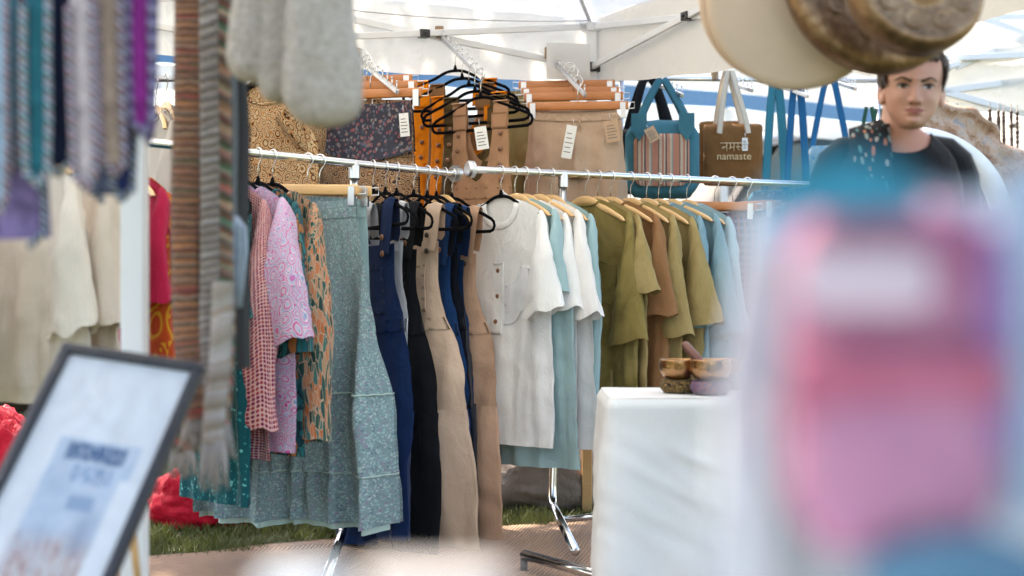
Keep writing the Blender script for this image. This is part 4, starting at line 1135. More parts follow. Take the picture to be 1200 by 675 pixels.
def text_mesh(name, txt, size, mat, parent, loc, ex=.0008, rot=(PI/2, 0, 0), align='CENTER'):
    cu = bpy.data.curves.new(name, 'FONT'); cu.body = txt; cu.size = size; cu.extrude = ex; cu.align_x = align
    o = bpy.data.objects.new(name, cu); C.objects.link(o)
    dg = bpy.context.evaluated_depsgraph_get(); dg.update()
    me = bpy.data.meshes.new_from_object(o.evaluated_get(dg)); bpy.data.objects.remove(o)
    q = bpy.data.objects.new(name, me); C.objects.link(q); me.materials.clear(); me.materials.append(mat); q.parent = parent; q.location = loc; q.rotation_euler = rot
    return q
text_mesh('lettering', 'namaste', .045, M['gold_ink'], tt, (.012, -.0345, -.383), .0012)
# Devanagari word built from strokes: na ma s-ta with the e sign
m = MB(); Z = -.312; sc_ = .030
def stroke(pts, w=.0036): m.tube([V((.012 + x*sc_, -.034, Z + z*sc_)) for x, z in pts], w*.5, 6, flat=((0, 1, 0), .4))
stroke([(-2.0, 0), (2.1, 0)], .0042)
stroke([(-1.05, 0), (-1.05, -1.15)]); stroke([(-1.05, -.55), (-1.55, -.55), (-1.75, -.7), (-1.62, -.88), (-1.45, -.75), (-1.5, -.56)])
stroke([(.0, 0), (.0, -1.15)]); stroke([(0, -.62), (-.55, -.62), (-.75, -.78), (-.62, -.92), (-.5, -.75), (-.52, -.3), (-.55, 0)])
stroke([(.35, 0), (.6, -.2), (.52, -.45), (.3, -.5), (.45, -.62), (.8, -1.1)]); stroke([(.45, -.55), (.95, -.55)])
stroke([(1.7, 0), (1.7, -1.15)]); stroke([(1.7, -.45), (1.25, -.45), (1.08, -.7), (1.25, -1.0)]); stroke([(1.7, 0), (1.5, .35), (1.15, .5)])
m.build('devanagari_lettering', M['gold_ink'], tt)
price_tag(P(873, 156, 6.07), R(0), 'small white tag on the right strap of the brown tote', .024, .055, .0, string=.02)
# long strap bags at the right end
M['strap_blue'] = cloth('blue_webbing', (.015, .13, .30), trans=.05); M['strap_teal'] = cloth('teal_webbing', (.04, .24, .32), trans=.05); M['strap_green'] = cloth('green_webbing', (.03, .10, .07), trans=.05)
arm(P(895, 93, 6.6), P(947, 113, 6.3), 'hooked display arm carrying the long teal and blue straps')
arm(P(972, 94, 6.8), P(1003, 104, 6.5), 'hooked display arm carrying the single blue strapped bag')
M['bag_a'] = cloth('teal_print_bag', None, p_sprig((.03, .16, .24), [(.1, .3, .4), (.02, .08, .16)], 40, .36, .6), trans=0); M['bag_b'] = cloth('blue_print_bag', None, p_sprig((.015, .08, .20), [(.05, .2, .4), (.3, .3, .3)], 40, .36, .6), trans=0)
M['bag_c'] = cloth('pale_blue_bag', None, p_sprig((.35, .5, .6), [(.2, .4, .6), (.6, .6, .6)], 40, .36, .6), trans=0)
def sling(label, px0, px1, py, pb, d_, strap, body, w=.035, bw=.26, ta=0):
    o = P((px0+px1)/2, py, d_); r = thing('sling_bag', label, 'bag', o, 0, 'bags on the display arms')
    h = (pb-py)*d_/F; dx = (px1-px0)*d_/F/2
    for s_ in (-1, 1):
        m = MB(); strip(m, [(s_*.012, 0, .003), (s_*(.012+dx*.3), .002, -h*.3), (s_*dx, .0, -h), (s_*dx*1.02, .0, -h-.05)], w, (.97, -.22*s_, 0)); m.build('strap', M[strap], r)
    m = MB(); pillow(m, bw, bw*.95, .08, .04, lump=.006, seed=dx*90); m.v = [q + V((0, 0, -h - bw*.45)) for q in m.v]; m.build('body', M[body], r)
    m = MB(); m.grid(lambda u, v: (lerp(-bw*.42, bw*.42, u), -.04-.006*math.sin(PI*v), -h - lerp(.0, bw*.4, v)), 10, 8, uvs=(bw, bw*.4)); m.build('flap', M[body], r)
sling('teal webbing sling bag hanging to the right of the brown tote', 897, 921, 98, 225, 6.5, 'strap_teal', 'bag_a', .040)
sling('deep blue webbing sling bag just right of the teal one', 922, 946, 98, 225, 6.4, 'strap_blue', 'bag_b', .034)
sling('blue sling bag with splayed straps left of the woman', 952, 993, 88, 172, 6.6, 'strap_blue', 'bag_c', .030, .22)
sling('green sling bag half hidden behind the shoulder of the woman', 1007, 1030, 126, 190, 6.7, 'strap_green', 'bag_a', .02, .2)
sling('second green sling bag close behind the woman', 1020, 1040, 128, 200, 6.8, 'strap_green', 'bag_b', .018, .2)

# ------------------------------------------------------------------ table with singing bowls
M['table_cloth'] = cloth('white_table_cloth', (.78, .78, .78), trans=.05, var=.05, wr=.12)
tb = thing('table', 'display table hidden under a white cloth', 'table', (.98, 3.98, 0))
TX0, TX1, TY0, TY1, TZ = .262, 1.72, 3.80, 4.22, .60
m = MB(); m.box(((TX0+TX1)/2-.98, (TY0+TY1)/2-3.98, TZ-.02), (TX1-TX0-.02, TY1-TY0-.02, .03)); m.build('top', M['wood_light'], tb, smooth=False)
for x in (TX0+.05, TX1-.05):
    for y in (TY0+.05, TY1-.05):
        m = MB(); sqtube(m, V((x-.98, y-3.98, 0)), V((x-.98, y-3.98, TZ-.04)), .03); m.build('leg', M['steel'], tb, smooth=False)
m = MB()
per = []
def rr(n=120):
    pts = []; r_ = .018
    segs = [((TX0, TY0), (TX1, TY0)), ((TX1, TY0), (TX1, TY1)), ((TX1, TY1), (TX0, TY1)), ((TX0, TY1), (TX0, TY0))]
    for (a, b) in segs:
        k = 60 if abs(b[0]-a[0]) > .5 else 22
        for i in range(k): pts.append(V((lerp(a[0], b[0], i/k), lerp(a[1], b[1], i/k), 0)))
    for _ in range(2): pts = [(pts[i-1] + pts[i]*2 + pts[(i+1) % len(pts)])/4 for i in range(len(pts))]
    return pts
pp = rr(); NP = len(pp); cc_ = V(((TX0+TX1)/2, (TY0+TY1)/2, 0))
def skirtfn(u, v):
    i = int(round(u*NP)) % NP; p = pp[i].copy(); nx = pp[(i+1) % NP]-pp[i-1]; nr = V((nx.y, -nx.x, 0)).normalized()
    z = lerp(TZ+.004, .012, v); r0 = .012*sst(0, .03, v)
    f = (.016*nz(p.x*6+p.y*5, z*1.5, 3) + .020*(1-abs(math.sin((p.x*1.0 + z*1.25)*13 + 4*nz(p.x*3, z*3, 1))))**3*max(0, nz(p.x*2.5, z*2.0, 8)+.3) + .005*nz(p.x*14+z*18, z*10, 5))*sst(0, .35, v) + .012*v
    if v < .02: f = 0
    p += nr*(r0+f*1.5); return V((p.x, p.y, z - (0 if v > 0 else 0)))
m.grid(skirtfn, NP, 60, cu=True, uvs=(3.6, .6))
m.grid(lambda u, v: (lambda p: V((p.x, p.y, TZ+.005+.003*nz(p.x*8, p.y*8, 3))))(pp[int(round(u*NP)) % NP].lerp(cc_, .0 + v*1.0)), NP, 14, cu=True, uvs=(2, .3))
o_ = V((.98, 3.98, 0)); tcl = m.build('tablecloth', M['table_cloth'], loc=o_); tag(tcl, 'white cloth reaching the rug over the table with the singing bowls', 'tablecloth')
t = NT('hammered_copper'); v = t.uv(kind='Object'); vr = t.vor(v, 60, 'SMOOTH_F1')
n_ = t.noise(v, 14, 4); c = t.mix(n_, (.26, .125, .055), (.56, .33, .17))
cop = t.done(t.bsdf(c, t.math('MULTIPLY_ADD', n_, .2, .18), 1, t.bump(vr.outputs['Distance'], .35, .006)))
M['cushion'] = cloth('black_gold_brocade', None, p_rings([(.008, .008, .014), (.42, .25, .08), (.008, .008, .012)], 26, 2.0, .02, 3), trans=0)
M['cushion_b'] = cloth('blue_pink_brocade', None, p_rings([(.05, .05, .14), (.35, .12, .07), (.12, .12, .22)], 26, 2.0, .02, 5), trans=0)
def bowl(label, px, d_, rad, cush, clab):
    x = (px-600)*d_/F; z = TZ+.008
    cu = MB(); cu.lathe([(0, 0), (rad*.75, 0), (rad*.93, .010), (rad*.96, .022), (rad*.85, .036), (rad*.4, .036), (0, .032)], 28)
    for q in cu.v: q += V((0, 0, .003*nz(q.x*40, q.y*40, q.z*40)))
    tag(cu.build('cushion', M[cush], at=(x, d_, z)), clab, 'cushion', 'cushions under the singing bowls')
    b = MB(); h = rad*1.05
    prof = [(0, 0), (rad*.45, .002), (rad*.75, h*.15), (rad*.94, h*.42), (rad, h*.7), (rad*.97, h*.93), (rad*.985, h), (rad*.94, h*1.01), (rad*.91, h*.95), (rad*.9, h*.6), (rad*.7, h*.2), (0, h*.08)]
    b.lathe(prof, 40); tag(b.build('singing_bowl', cop, at=(x, d_, z+.034)), label, 'singing bowl', 'singing bowls on the white table')
bowl('hammered copper singing bowl on a black and gold cushion', 795, 3.99, .055, 'cushion', 'black and gold round cushion under a copper bowl')
bowl('copper singing bowl half lost behind the pale blur, nearest the striker', 832, 3.93, .058, 'cushion_b', 'blue and pink round cushion under the second copper bowl')
bowl('copper singing bowl farthest back on the white table', 850, 4.12, .05, 'cushion', 'black and gold round cushion at the back of the table')
m = MB(); a_ = P(801, 402, 3.99); b_ = P(836, 441, 3.93); n_ = (b_-a_)
m.tube([a_, a_ + n_*.05, a_ + n_*.5, a_ + n_*.8, a_+n_*1.0], [.007, .012, .012, .008, .006], 12); o = a_.copy()
tag(m.build('striker', wood_mat('striker_wood', (.13, .04, .03), (.2, .07, .05)), loc=o), 'dark wooden striker leaning across the copper bowls', 'striker')

# ------------------------------------------------------------------ left: post, cream shirts, red bags, sack
m = MB(); o = V(((158-600)*2.85/F, 2.85, 0)); sqtube(m, o, o + V((0, 0, 1.35)), .046); sqtube(m, o+V((0, 0, 1.3)), o + V((0, 0, 2.0)), .038); m.box(o + V((0, 0, .006)), (.09, .09, .012))
tag(m.build('tent_post', M['pole'], loc=o, smooth=False), 'blurred white post standing between the cream shirts and the red jumper', 'post')
M['cream_linen'] = cloth('cream_linen', (.70, .64, .57), trans=.12, slub=.12, var=.06); M['cream_linen2'] = cloth('warm_cream_linen', (.62, .53, .45), trans=.12, slub=.12, var=.06)
CR0, CR1 = P(-160, 112, 3.3), P(175, 130, 3.75)
rr_ = thing('clothes_rail', 'short chrome rail behind the striped bands carrying the cream shirts', 'clothes rail', (CR0.x, CR0.y, 0), 0, 'chrome clothes rails')
m = MB(); m.tube([CR0, CR1], .0135, 12); m.build('rail', M['chrome'], rr_, world=True)
for p in (CR0, CR1 - V((.04, .01, 0))): m = MB(); m.tube([p, V((p.x, p.y, .02))], .014, 10); m.build('post', M['chrome'], rr_, world=True)
for i, (t_, mt, th, lab) in enumerate([(.16, 'cream_linen2', 30, 'warm cream linen shirt at the far left of the stall'), (.50, 'cream_linen', 26, 'long cream linen shirt with hanging sleeve beside the picture frame'), (.77, 'cream_linen2', 54, 'warm cream linen shirt directly left of the white post')]):
    p = CR0.lerp(CR1, t_) + V((0, 0, 0)); hanger('wood', p, R(-th), 'wooden hanger under the ' + lab.split(' shirt')[0] + ' shirt ' + ['at the far left', 'in the middle', 'near the post'][i], HG)
    tee('shirt', lab, 'shirt', p, R(-th), M[mt], 'cream shirts at the left', L=.66 + .0*i, sl=.40, sang=76, cuff=.15, seed=140+i*3, hb=.24, sh=.19, hwm=.27, amp=.02)
# greyish cardigans hanging far left behind the rail
M['greige'] = cloth('greige_linen', (.46, .42, .40), trans=.1)
q = P(195, 92, 5.0); hanger('wood', q, R(-60), 'wooden hanger holding the greige tunic behind the first rail', HG); tee('tunic', 'greige tunic seen through the gap beside the brown belts', 'tunic', q, R(-60), M['greige'], None, L=.8, sl=.5, sang=80, seed=151)
q = P(183, 96, 4.9); hanger('wood', q, R(-60), 'wooden hanger holding the second greige tunic behind the first rail', HG); tee('tunic', 'second greige tunic, nearer, in the gap beside the brown belts', 'tunic', q, R(-60), M['greige'], None, L=.8, sl=.5, sang=80, seed=153)
M['red_nylon'] = cloth('red_nylon', (.52, .008, .03), trans=.05, rough=.5, wr=1.0)
def lump(name, label, loc, size, mat, seed, cat, amp=.2, group=None):
    m = MB()
    def fn(u, v):
        a = 2*PI*u; t_ = PI*v; d = V((math.sin(t_)*math.cos(a), math.sin(t_)*math.sin(a), math.cos(t_)))
        rr2 = 1 + amp*nz(d.x*1.6+seed, d.y*1.6, d.z*1.6) + amp*.8*abs(nz(d.x*3.5+seed, d.y*3.5, d.z*3.5)) + amp*.22*nz(d.x*9, d.y*9+seed, d.z*9) + .035*(1-abs(nz(d.x*7-seed, d.y*7, d.z*9)))**5
        p = V((d.x*size[0]*rr2, d.y*size[1]*rr2, d.z*size[2]*rr2))
        if p.z < -size[2]*.72: p.z = -size[2]*.72
        return p + V((0, 0, size[2]*.72))
    m.grid(fn, 64, 40, cu=True, uvs=(size[0]*4, size[2]*3)); return tag(m.build(name, M[mat], at=loc), label, cat, group)
g_ = G(232, 617); lump('cloth_bag', 'crumpled red cloth bag lying on the grass under the blouses', (g_.x-.01, g_.y+.12, -.01), (.215, .16, .13), 'red_nylon', 3, 'bag', .25, 'red bags on the grass')
g_ = G(-2, 640); lump('cloth_bag', 'crumpled red cloth bag at the left edge behind the picture frame', (g_.x-.06, g_.y+.1, -.01), (.20, .18, .27), 'red_nylon', 8, 'bag', .2, 'red bags on the grass')
g_ = G(290, 606); lump('cloth_bag', 'small red cloth bag behind the hem of the teal skirt', (g_.x-.05, g_.y+.1, -.01), (.10, .1, .08), 'red_nylon', 12, 'bag', .25, 'red bags on the grass')
M['sack'] = cloth('brown_grey_sack', (.25, .205, .18), trans=0, rough=.5, wr=.8)
g_ = G(640, 603); lump('sack', 'crumpled beige plastic sack on the grass behind the rails', (g_.x, g_.y+.25, -.01), (.24, .2, .175), 'sack', 5, 'sack', .16)
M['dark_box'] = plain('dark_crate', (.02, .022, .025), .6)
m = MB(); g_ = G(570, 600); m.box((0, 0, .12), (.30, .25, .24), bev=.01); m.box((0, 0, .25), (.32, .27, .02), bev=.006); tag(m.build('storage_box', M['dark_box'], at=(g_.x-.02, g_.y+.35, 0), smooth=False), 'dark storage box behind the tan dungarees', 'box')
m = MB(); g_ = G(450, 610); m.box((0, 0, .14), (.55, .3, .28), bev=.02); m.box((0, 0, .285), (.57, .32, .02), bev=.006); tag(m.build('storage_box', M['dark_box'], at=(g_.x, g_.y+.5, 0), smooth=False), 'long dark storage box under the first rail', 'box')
m = MB(); g_ = G(688, 600); sqtube(m, (0, 0, 0), (0, 0, .9), .012, .04); tag(m.build('timber_batten', M['wood_light'], at=(g_.x, g_.y, 0), smooth=False), 'thin wooden batten standing beside the corner pole', 'batten')
# brown printed hanging and hoop behind the woman, with bead strings
t = NT('bark_print'); v = t.uv(); w_ = t.warp(v, 4, .12)
c = t.ramp(t.noise(w_, 7, 6, .7, .2), [(.28, (.10, .05, .03)), (.42, (.34, .19, .11)), (.55, (.50, .36, .27)), (.66, (.28, .27, .28)), (.8, (.52, .42, .36))])
bark = t.done(t.bsdf(c, .85))
o = P(1068, 300, 5.9)
ar = thing('hoop_throw', 'brown marbled throw draped over a white hoop behind the woman', 'throw', (o.x, o.y, 0))
Rin, Rout = .40, .56; hz = ZC + .26
m = MB(); m.grid(lambda u, v: (lambda r_, a: V((r_*math.cos(a), .06*nz(u*9, v*3, 1) + .05*v, hz + r_*math.sin(a)*.98)))(lerp(Rin, Rout + .05*nz(u*12, 0, 4), v), lerp(-.5, PI*.47, u)), 60, 14, uvs=(2.2, .4)); m.build('throw', bark, ar)
m = MB(); m.tube([(( Rin-.03)*math.cos(a), -.02, hz + (Rin-.03)*math.sin(a)*.98) for a in [lerp(-.5, PI*.47, i/40) for i in range(41)]], .046, 12); m.build('hoop', plain('white_pvc', (.8, .8, .8), .4), ar)
M['bead'] = plain('dark_brown_beads', (.07, .03, .02), .4)
for i, (px, y0, y1) in enumerate([(1086, 128, 190), (1101, 130, 175), (1110, 128, 168), (1122, 131, 188), (1160, 130, 168), (1170, 132, 176), (1176, 133, 190), (1185, 132, 182), (1192, 133, 205)]):
    m = MB(); a, b = P(px, y0, 6.6), P(px+1, y1, 6.6); n = 14
    for k in range(n): m.ball(a.lerp(b, k/(n-1)) - a, (.0085 + .004*nz(k*2.1, i, 1), )*2 + (.013,), 8, 6)
    m.tube([V((0, 0, .04)), b-a], .002, 5); 
    tag(m.build('bead_string', M['bead'], at=a), 'dark bead string dangling behind the woman, %s' % ['left of the others and next to the cheek', 'second from her cheek', 'third from her cheek', 'over the white hoop', 'leftmost by the bright gap', 'second along the bright gap', 'third along the bright gap', 'second from the right edge', 'closest to the right edge'][i], 'bead string', 'bead strings under the white tent')
# ------------------------------------------------------------------ woman
def woman():
    d_ = 3.42; hc = P(1069, 106, d_)     # point between the eyes
    base = V((hc.x - .015, d_ + .095, 0))
    r = thing('person', 'short-haired woman in a black top with a floral scarf, looking over the stall', 'person', base, R(0))
    t = NT('skin'); v = t.uv(kind='Object'); n1 = t.noise(v, 22, 4); n2 = t.noise(v, 140, 2)
    c = t.mix(n1, (.53, .285, .22), (.63, .38, .30)); c = t.mix(t.math('MULTIPLY', n2, .25), c, (.50, .22, .16))
    n3 = t.noise(v, 7, 3); c = t.mix(t.math('MULTIPLY', t.math('GREATER_THAN', n3, .5), 0), c, c); n4 = t.ramp(n3, [(.42, (0, 0, 0)), (.62, (.45, .45, .45))]); c = t.mix(n4, c, (.55, .22, .17))
    skin = t.done(t.bsdf(c, .48, 0, t.bump(n2, .12, .002), Subsurface_Weight=.12, Subsurface_Radius=(.02, .008, .004), Subsurface_Scale=.5, Specular_IOR_Level=.4))
    lipm = plain('lips', (.40, .135, .12), .38, 0, .06, 40); hairm = None
    t = NT('dark_brown_hair'); v = t.uv(); s_ = t.noise(t.uv(scale=(420, 6, 1)), 1, 3)
    hairm = t.done(t.bsdf(t.mix(s_, (.018, .010, .007), (.085, .045, .028)), .42, 0, t.bump(s_, .7, .004)))
    eyew = plain('eye_white', (.62, .58, .55), .25); iris = plain('iris_brown', (.05, .025, .015), .15); brow = plain('eyebrow_hair', (.035, .018, .012), .8); lash = plain('lash', (.015, .01, .01), .7)
    zt = ZC - 0  # world ground offset is zero
    eye = hc - base        # local position of the point between the eyes
    yaw = Matrix.Rotation(R(-9), 3, 'Z') @ Matrix.Rotation(R(3), 3, 'Y')
    K = .925               # head size
    Hw = [(-.118, .0), (-.116, .016), (-.108, .030), (-.095, .0405), (-.075, .0545), (-.05, .0645), (-.02, .0695), (.01, .073), (.04, .0755), (.07, .073), (.095, .060), (.112, .040), (.122, .018), (.126, 0)]
    Hf = [(-.118, .060), (-.116, .070), (-.108, .078), (-.095, .0815), (-.075, .0805), (-.05, .0800), (-.02, .0805), (.01, .0835), (.04, .085), (.07, .076), (.095, .052), (.112, .030), (.122, .012), (.126, 0)]
    Hb = [(-.118, -.02), (-.108, .0), (-.095, .018), (-.075, .04), (-.05, .062), (-.02, .088), (.01, .102), (.04, .104), (.07, .094), (.095, .072), (.112, .045), (.122, .018), (.126, 0)]
    def gs(x, z, cx, cz, sx, sz): return math.exp(-((x-cx)/sx)**2 - ((z-cz)/sz)**2)
    def feat(x, z):
        ax = abs(x); f = 0
        nt_ = sst(.008, -.040, z) if z > -.042 else 1
        if z > -.056 and z < .02:
            amp = .005 + .012*sst(.010, -.040, z); amp *= sst(-.058, -.046, z); f += amp*math.exp(-(x/(.0075+.003*sst(.0, -.04, z)))**2)
        f += .0065*gs(ax, z, .0115, -.043, .006, .007)
        f -= .0070*gs(ax, z, .031, .001, .0150, .0100)
        f += .0040*gs(ax, z, .030, .020, .018, .007) + .002*gs(ax, z, 0, .022, .01, .01)
        f += .0055*gs(ax, z, .042, -.034, .020, .020)
        f -= .0012*gs(ax, z, .046, -.066, .012, .02)
        mw = .0215
        f += .0060*math.exp(-(x/mw)**4)*math.exp(-((z+.0675+.0015*math.cos(x/.006)*(ax < .012))/.0042)**2)
        f += .0066*math.exp(-(x/(mw*.82))**4)*math.exp(-((z+.0775)/.0048)**2)
        f -= .0032*math.exp(-(x/mw)**4)*math.exp(-((z+.0722)/.0013)**2)
        f -= .0035*gs(x, z, 0, -.0885, .016, .005) + .002*gs(ax, z, .026, -.072, .004, .006)
        f += .0055*gs(x, z, 0, -.103, .017, .010)
        f -= .002*gs(x, z, 0, -.06, .003, .005)
        return f
    def face(x, z):
        # front surface y at x, z
        w = sinterp(Hw, z); f = sinterp(Hf, z); q = min(.999, abs(x)/max(w, 1e-4))
        return -(f*(1-q**2.25)**(1/2.25)) - feat(x, z)*(1-q**6)
    def tr(p):
        p = V(p); p.z *= .875 if p.z < 0 else 1.0
        return yaw @ (p*K) + eye
    def head(u, v):
        z = lerp(-.118, .126, v) if False else (-.118 + .244*(.5-.5*math.cos(PI*v)))
        w = sinterp(Hw, z); f = sinterp(Hf, z); b = sinterp(Hb, z)
        # more columns towards the face
        a = 2*PI*u; aa = a - .55*math.sin(a)       # u=0 faces the front
        sx_, cx_ = math.sin(aa), math.cos(aa); n_ = 2.25
        x = w*math.copysign(abs(sx_)**(2/n_), sx_)
        if cx_ > 0:
            return tr((x, face(x, z), z))
        return tr((x, b*abs(cx_)**(2/n_), z))
    m = MB(); NU, NV = 168, 150; m.grid(head, NU, NV, cu=True)
    inv = yaw.inverted()
    for i, f in enumerate(m.f):
        q = inv @ ((sum((m.v[k] for k in f), V())/4) - eye) / K; q.z /= .875
        if q.y < 0 and abs(q.x) < .0225 and -.0835 < q.z < -.0625:
            up = -.0655 - .0022*math.cos(q.x/.0055)*(abs(q.x) < .009) - .10*max(0, abs(q.x)-.008)*1.6; lo = -.0815 + (abs(q.x)/.0245)**2*.0095
            if lo < q.z < up + .002: m.mi[i] = 1
    nh = len(m.f)
    # ears
    for sg in (-1, 1):
        def ear(u, v):
            a = 2*PI*u; t_ = PI*v; q = V((.010*math.sin(t_)*math.cos(a), .019*math.sin(t_)*math.sin(a)*(1.0), .032*math.cos(t_)))
            q.y *= 1 + .25*math.cos(t_); dent = .006*math.exp(-((q.y)/.009)**2 - ((q.z-.004)/.016)**2)
            q.x = (q.x - (dent if q.x > 0 else 0)); 
            q = Matrix.Rotation(R(-28), 3, 'Z') @ q; q = Matrix.Rotation(R(-8), 3, 'X') @ q
            return tr((sg*(.0745 + q.x), .004 + q.y, -.016 + q.z))
        m.grid(ear, 20, 16, cu=True)
    # neck, trunk, arms, legs (one mesh with the head)
    E = eye.z + .105; sx0 = eye.x
    def ring(c, rx, ry): return c, rx, ry
    prof = [(E-.09, .036, .046, .020), (E-.12, .037, .046, .022), (E-.15, .039, .048, .028), (E-.178, .048, .054, .034), (E-.20, .080, .068, .038), (E-.222, .108, .073, .040), (E-.245, .135, .080, .040), (E-.29, .150, .092, .035), (E-.36, .152, .108, .02),
            (E-.44, .150, .118, .01), (E-.54, .142, .098, .02), (E-.62, .136, .09, .025), (E-.74, .170, .112, .03), (E-.84, .18, .115, .03), (E-.90, .15, .10, .03)]
    prof = prof[::-1]
    zs = [p[0] for p in prof]
    def tor(z): return tuple(sinterp([(p[0], p[k]) for p in prof], z) for k in (1, 2, 3))
    def trunk(u, v, g=0):
        z = lerp(prof[0][0], prof[-1][0], v); rx, ry, cy = tor(z); a = 2*PI*u
        bust = .028*math.exp(-((z-(E-.42))/.055)**2)*max(0, -math.sin(a))*(.6+.4*math.cos(a*2)**2)
        return V((sx0*(.55+.45*sst(E-.3, E-.1, z)) + (rx+g)*math.copysign(abs(math.cos(a))**.9, math.cos(a)), cy + (ry+g+bust)*math.copysign(abs(math.sin(a))**.9, math.sin(a)), z))
    m.grid(trunk, 40, 60, cu=True)
    def limb(pts, rs, mm, seg=14): mm.tube(pts, rs, seg)
    cx0 = sx0*.55; arms = {}
    for sg in (-1, 1):
        S_ = V((cx0 + sg*.138, .04, E-.262)); El = V((cx0 + sg*.19, .06, E-.54)); Wr = V((cx0 + sg*.185, -.09, E-.75))
        arms[sg] = (S_, El, Wr)
        pts = [S_ + V((-sg*.04, 0, .01)), S_, S_.lerp(El, .35), S_.lerp(El, .7), El, El.lerp(Wr, .3), El.lerp(Wr, .7), Wr]
        limb(pts, [.040, .045, .043, .039, .034, .036, .029, .024], m)
        dd = (Wr-El).normalized(); pa = Wr + dd*.045; sd_ = V((0, .6, .8)).normalized(); sd_ = (sd_ - dd*sd_.dot(dd)).normalized(); nn = dd.cross(sd_)
        m.grid(lambda u, v: (lambda a, w: Wr + dd*lerp(-.01, .085, v) + sd_*math.cos(a)*w*.040 + nn*math.sin(a)*.015)(2*PI*u, lerp(.6, 1, sst(0, .6, v))), 14, 8, cu=True)
        for k in range(4):
            b0 = Wr + dd*.078 + sd_*(.028 - .0185*k); L_ = [.062, .072, .068, .054][k]
            pts = [b0, b0 + dd*L_*.42, b0 + dd*L_*.75 + nn*-.012, b0 + dd*L_*.95 + nn*-.030]
            m.tube(pts, [.0092, .0088, .008, .0065], 8)
        b0 = Wr + dd*.022 + sd_*.034; m.tube([b0, b0 + dd*.03 + sd_*.018 - nn*.004, b0 + dd*.058 + sd_*.024 - nn*.010], [.011, .0095, .008], 8)
    for sg in (-1, 1):
        H_ = V((cx0 + sg*.085, .03, E-.88)); Kn = V((cx0 + sg*.09, .01, .43)); An = V((cx0 + sg*.09, .05, .075))
        m.tube([H_ + V((0, 0, .06)), H_, H_.lerp(Kn, .5), Kn, Kn.lerp(An, .3), An], [.09, .088, .072, .055, .052, .036], 16)
    m.build('body', [skin, lipm], r)
    # eyes, brows, lashes
    for sg in (-1, 1):
        ex, ez = sg*.0315, .0
        yy = face(ex, ez)
        m = MB()
        m.grid(lambda u, v: (lambda x, z: tr((x, face(x, z) - .0016*(1-(2*u-1)**2), z)))(ex + (u-.5)*.0300, ez + (lerp(-.0056, .0064, v))*(1-abs(2*u-1)**2.2) + .0012*sg*(2*u-1)), 16, 8)
        m.build('eye', eyew, r)
        m = MB(); m.grid(lambda u, v: (lambda a, q: (lambda x, z: tr((x, face(x, z) - .0023, z)))(ex + .001 + q*math.cos(a), ez + .0006 + min(.0044, q*math.sin(a))))(2*PI*u, .0070*v), 18, 4, cu=True); m.build('iris', iris, r)
        m = MB(); m.tube([tr((ex + (s-.5)*.031, face(ex + (s-.5)*.031, ez + .0066) - .0014, ez + .0062*(1-abs(2*s-1)**2.2) + .0014*sg*(2*s-1))) for s in [i/14 for i in range(15)]], [.0008 + .0016*math.sin(PI*i/14) for i in range(15)], 6); m.build('eyelid', lash, r)
        m = MB(); n = 16; pts = []; rs = []
        for i in range(n+1):
            s = i/n; x = sg*lerp(.0115, .054, s); z = .0130 + .0095*sst(0, .66, s) - .0075*sst(.6, 1, s)
            pts.append(tr((x, face(x, z) - .0005, z))); rs.append(lerp(.0036, .0012, s**1.2)*(.6 if i == 0 else 1))
        m.tube(pts, rs, 6, flat=((0, 1, 0), .5)); m.build('eyebrow', brow, r)
        m = MB(); m.ball(tr((sg*.0095, face(sg*.0095, -.051)+.0015, -.0505)), (.0042, .003, .0022), 10, 6); m.build('nostril', lash, r)
    # hair: cap down to an uneven hairline, fringe swept across the brow
    def hairline(aa):
        f = math.cos(aa)      # 1 at the front
        zf = .080 + .008*math.sin(aa*2+.6) - .006*math.sin(aa*9)
        side = .012
        if f > .62: return zf - .012*abs(math.sin(aa*14))*.5
        if f > .25: return lerp(side, zf, sst(.25, .62, f)**1.6)
        return lerp(-.040, side, sst(-.2, .22, f))
    m = MB()
    for layer in range(3):
        def cap(u, v, layer=layer):
            aa = 2*PI*u; zl = hairline(aa) + .006*layer + .006*nz(u*60, layer, 3); z = lerp(zl, .1255, v**.85)
            w, f, b = sinterp(Hw, z), sinterp(Hf, z), sinterp(Hb, z); sx_, cx_ = math.sin(aa), math.cos(aa)
            off = (.002 + .006*sst(0, .3, v) + .0025*layer)*(1 + .5*nz(u*40, v*3, layer)) + .003*nz(u*90, v*2, layer+4)
            x = (w+off)*math.copysign(abs(sx_)**.89, sx_); y = -(f+off)*abs(cx_)**.89 if cx_ > 0 else (b+off)*abs(cx_)**.89
            return tr((x, y, z + .008*sst(.55, 1, v)))
        m.grid(cap, 150, 30, cu=True, uvs=(.6, .2))
    rn2 = random.Random(5)
    for k in range(130):
        x0 = rn2.uniform(-.058, .064); z0 = .096 + rn2.uniform(-.010, .012) - .25*max(0, x0)**1.2; ln = rn2.uniform(.010, .024); sw_ = -.02 + rn2.uniform(-.008, .01)
        pts = []
        for i in range(5):
            s = i/4; x = x0 + sw_*s; z = z0 - ln*s; x = max(-.066, min(.066, x)); pts.append(tr((x, face(x, min(z, .095)) - .009*(1-.7*s) - .002, z)))
        m.tube(pts, [.0026, .0028, .0024, .0017, .0006], 5)
    for sg in (-1, 1):
        for k in range(40):
            y0 = rn2.uniform(-.03, .06); pts = []
            for i in range(5):
                s = i/4; z = lerp(.06, .008 - rn2.random()*.012 - (.02 if y0 > .02 else 0), s); w = sinterp(Hw, z); pts.append(tr((sg*(w + .004 - .003*s), y0 - .012*s*(1 if y0 < 0 else -.3) - .01, z)))
            m.tube(pts, [.003, .003, .0026, .0018, .0006], 5)
    m.build('hair', hairm, r)
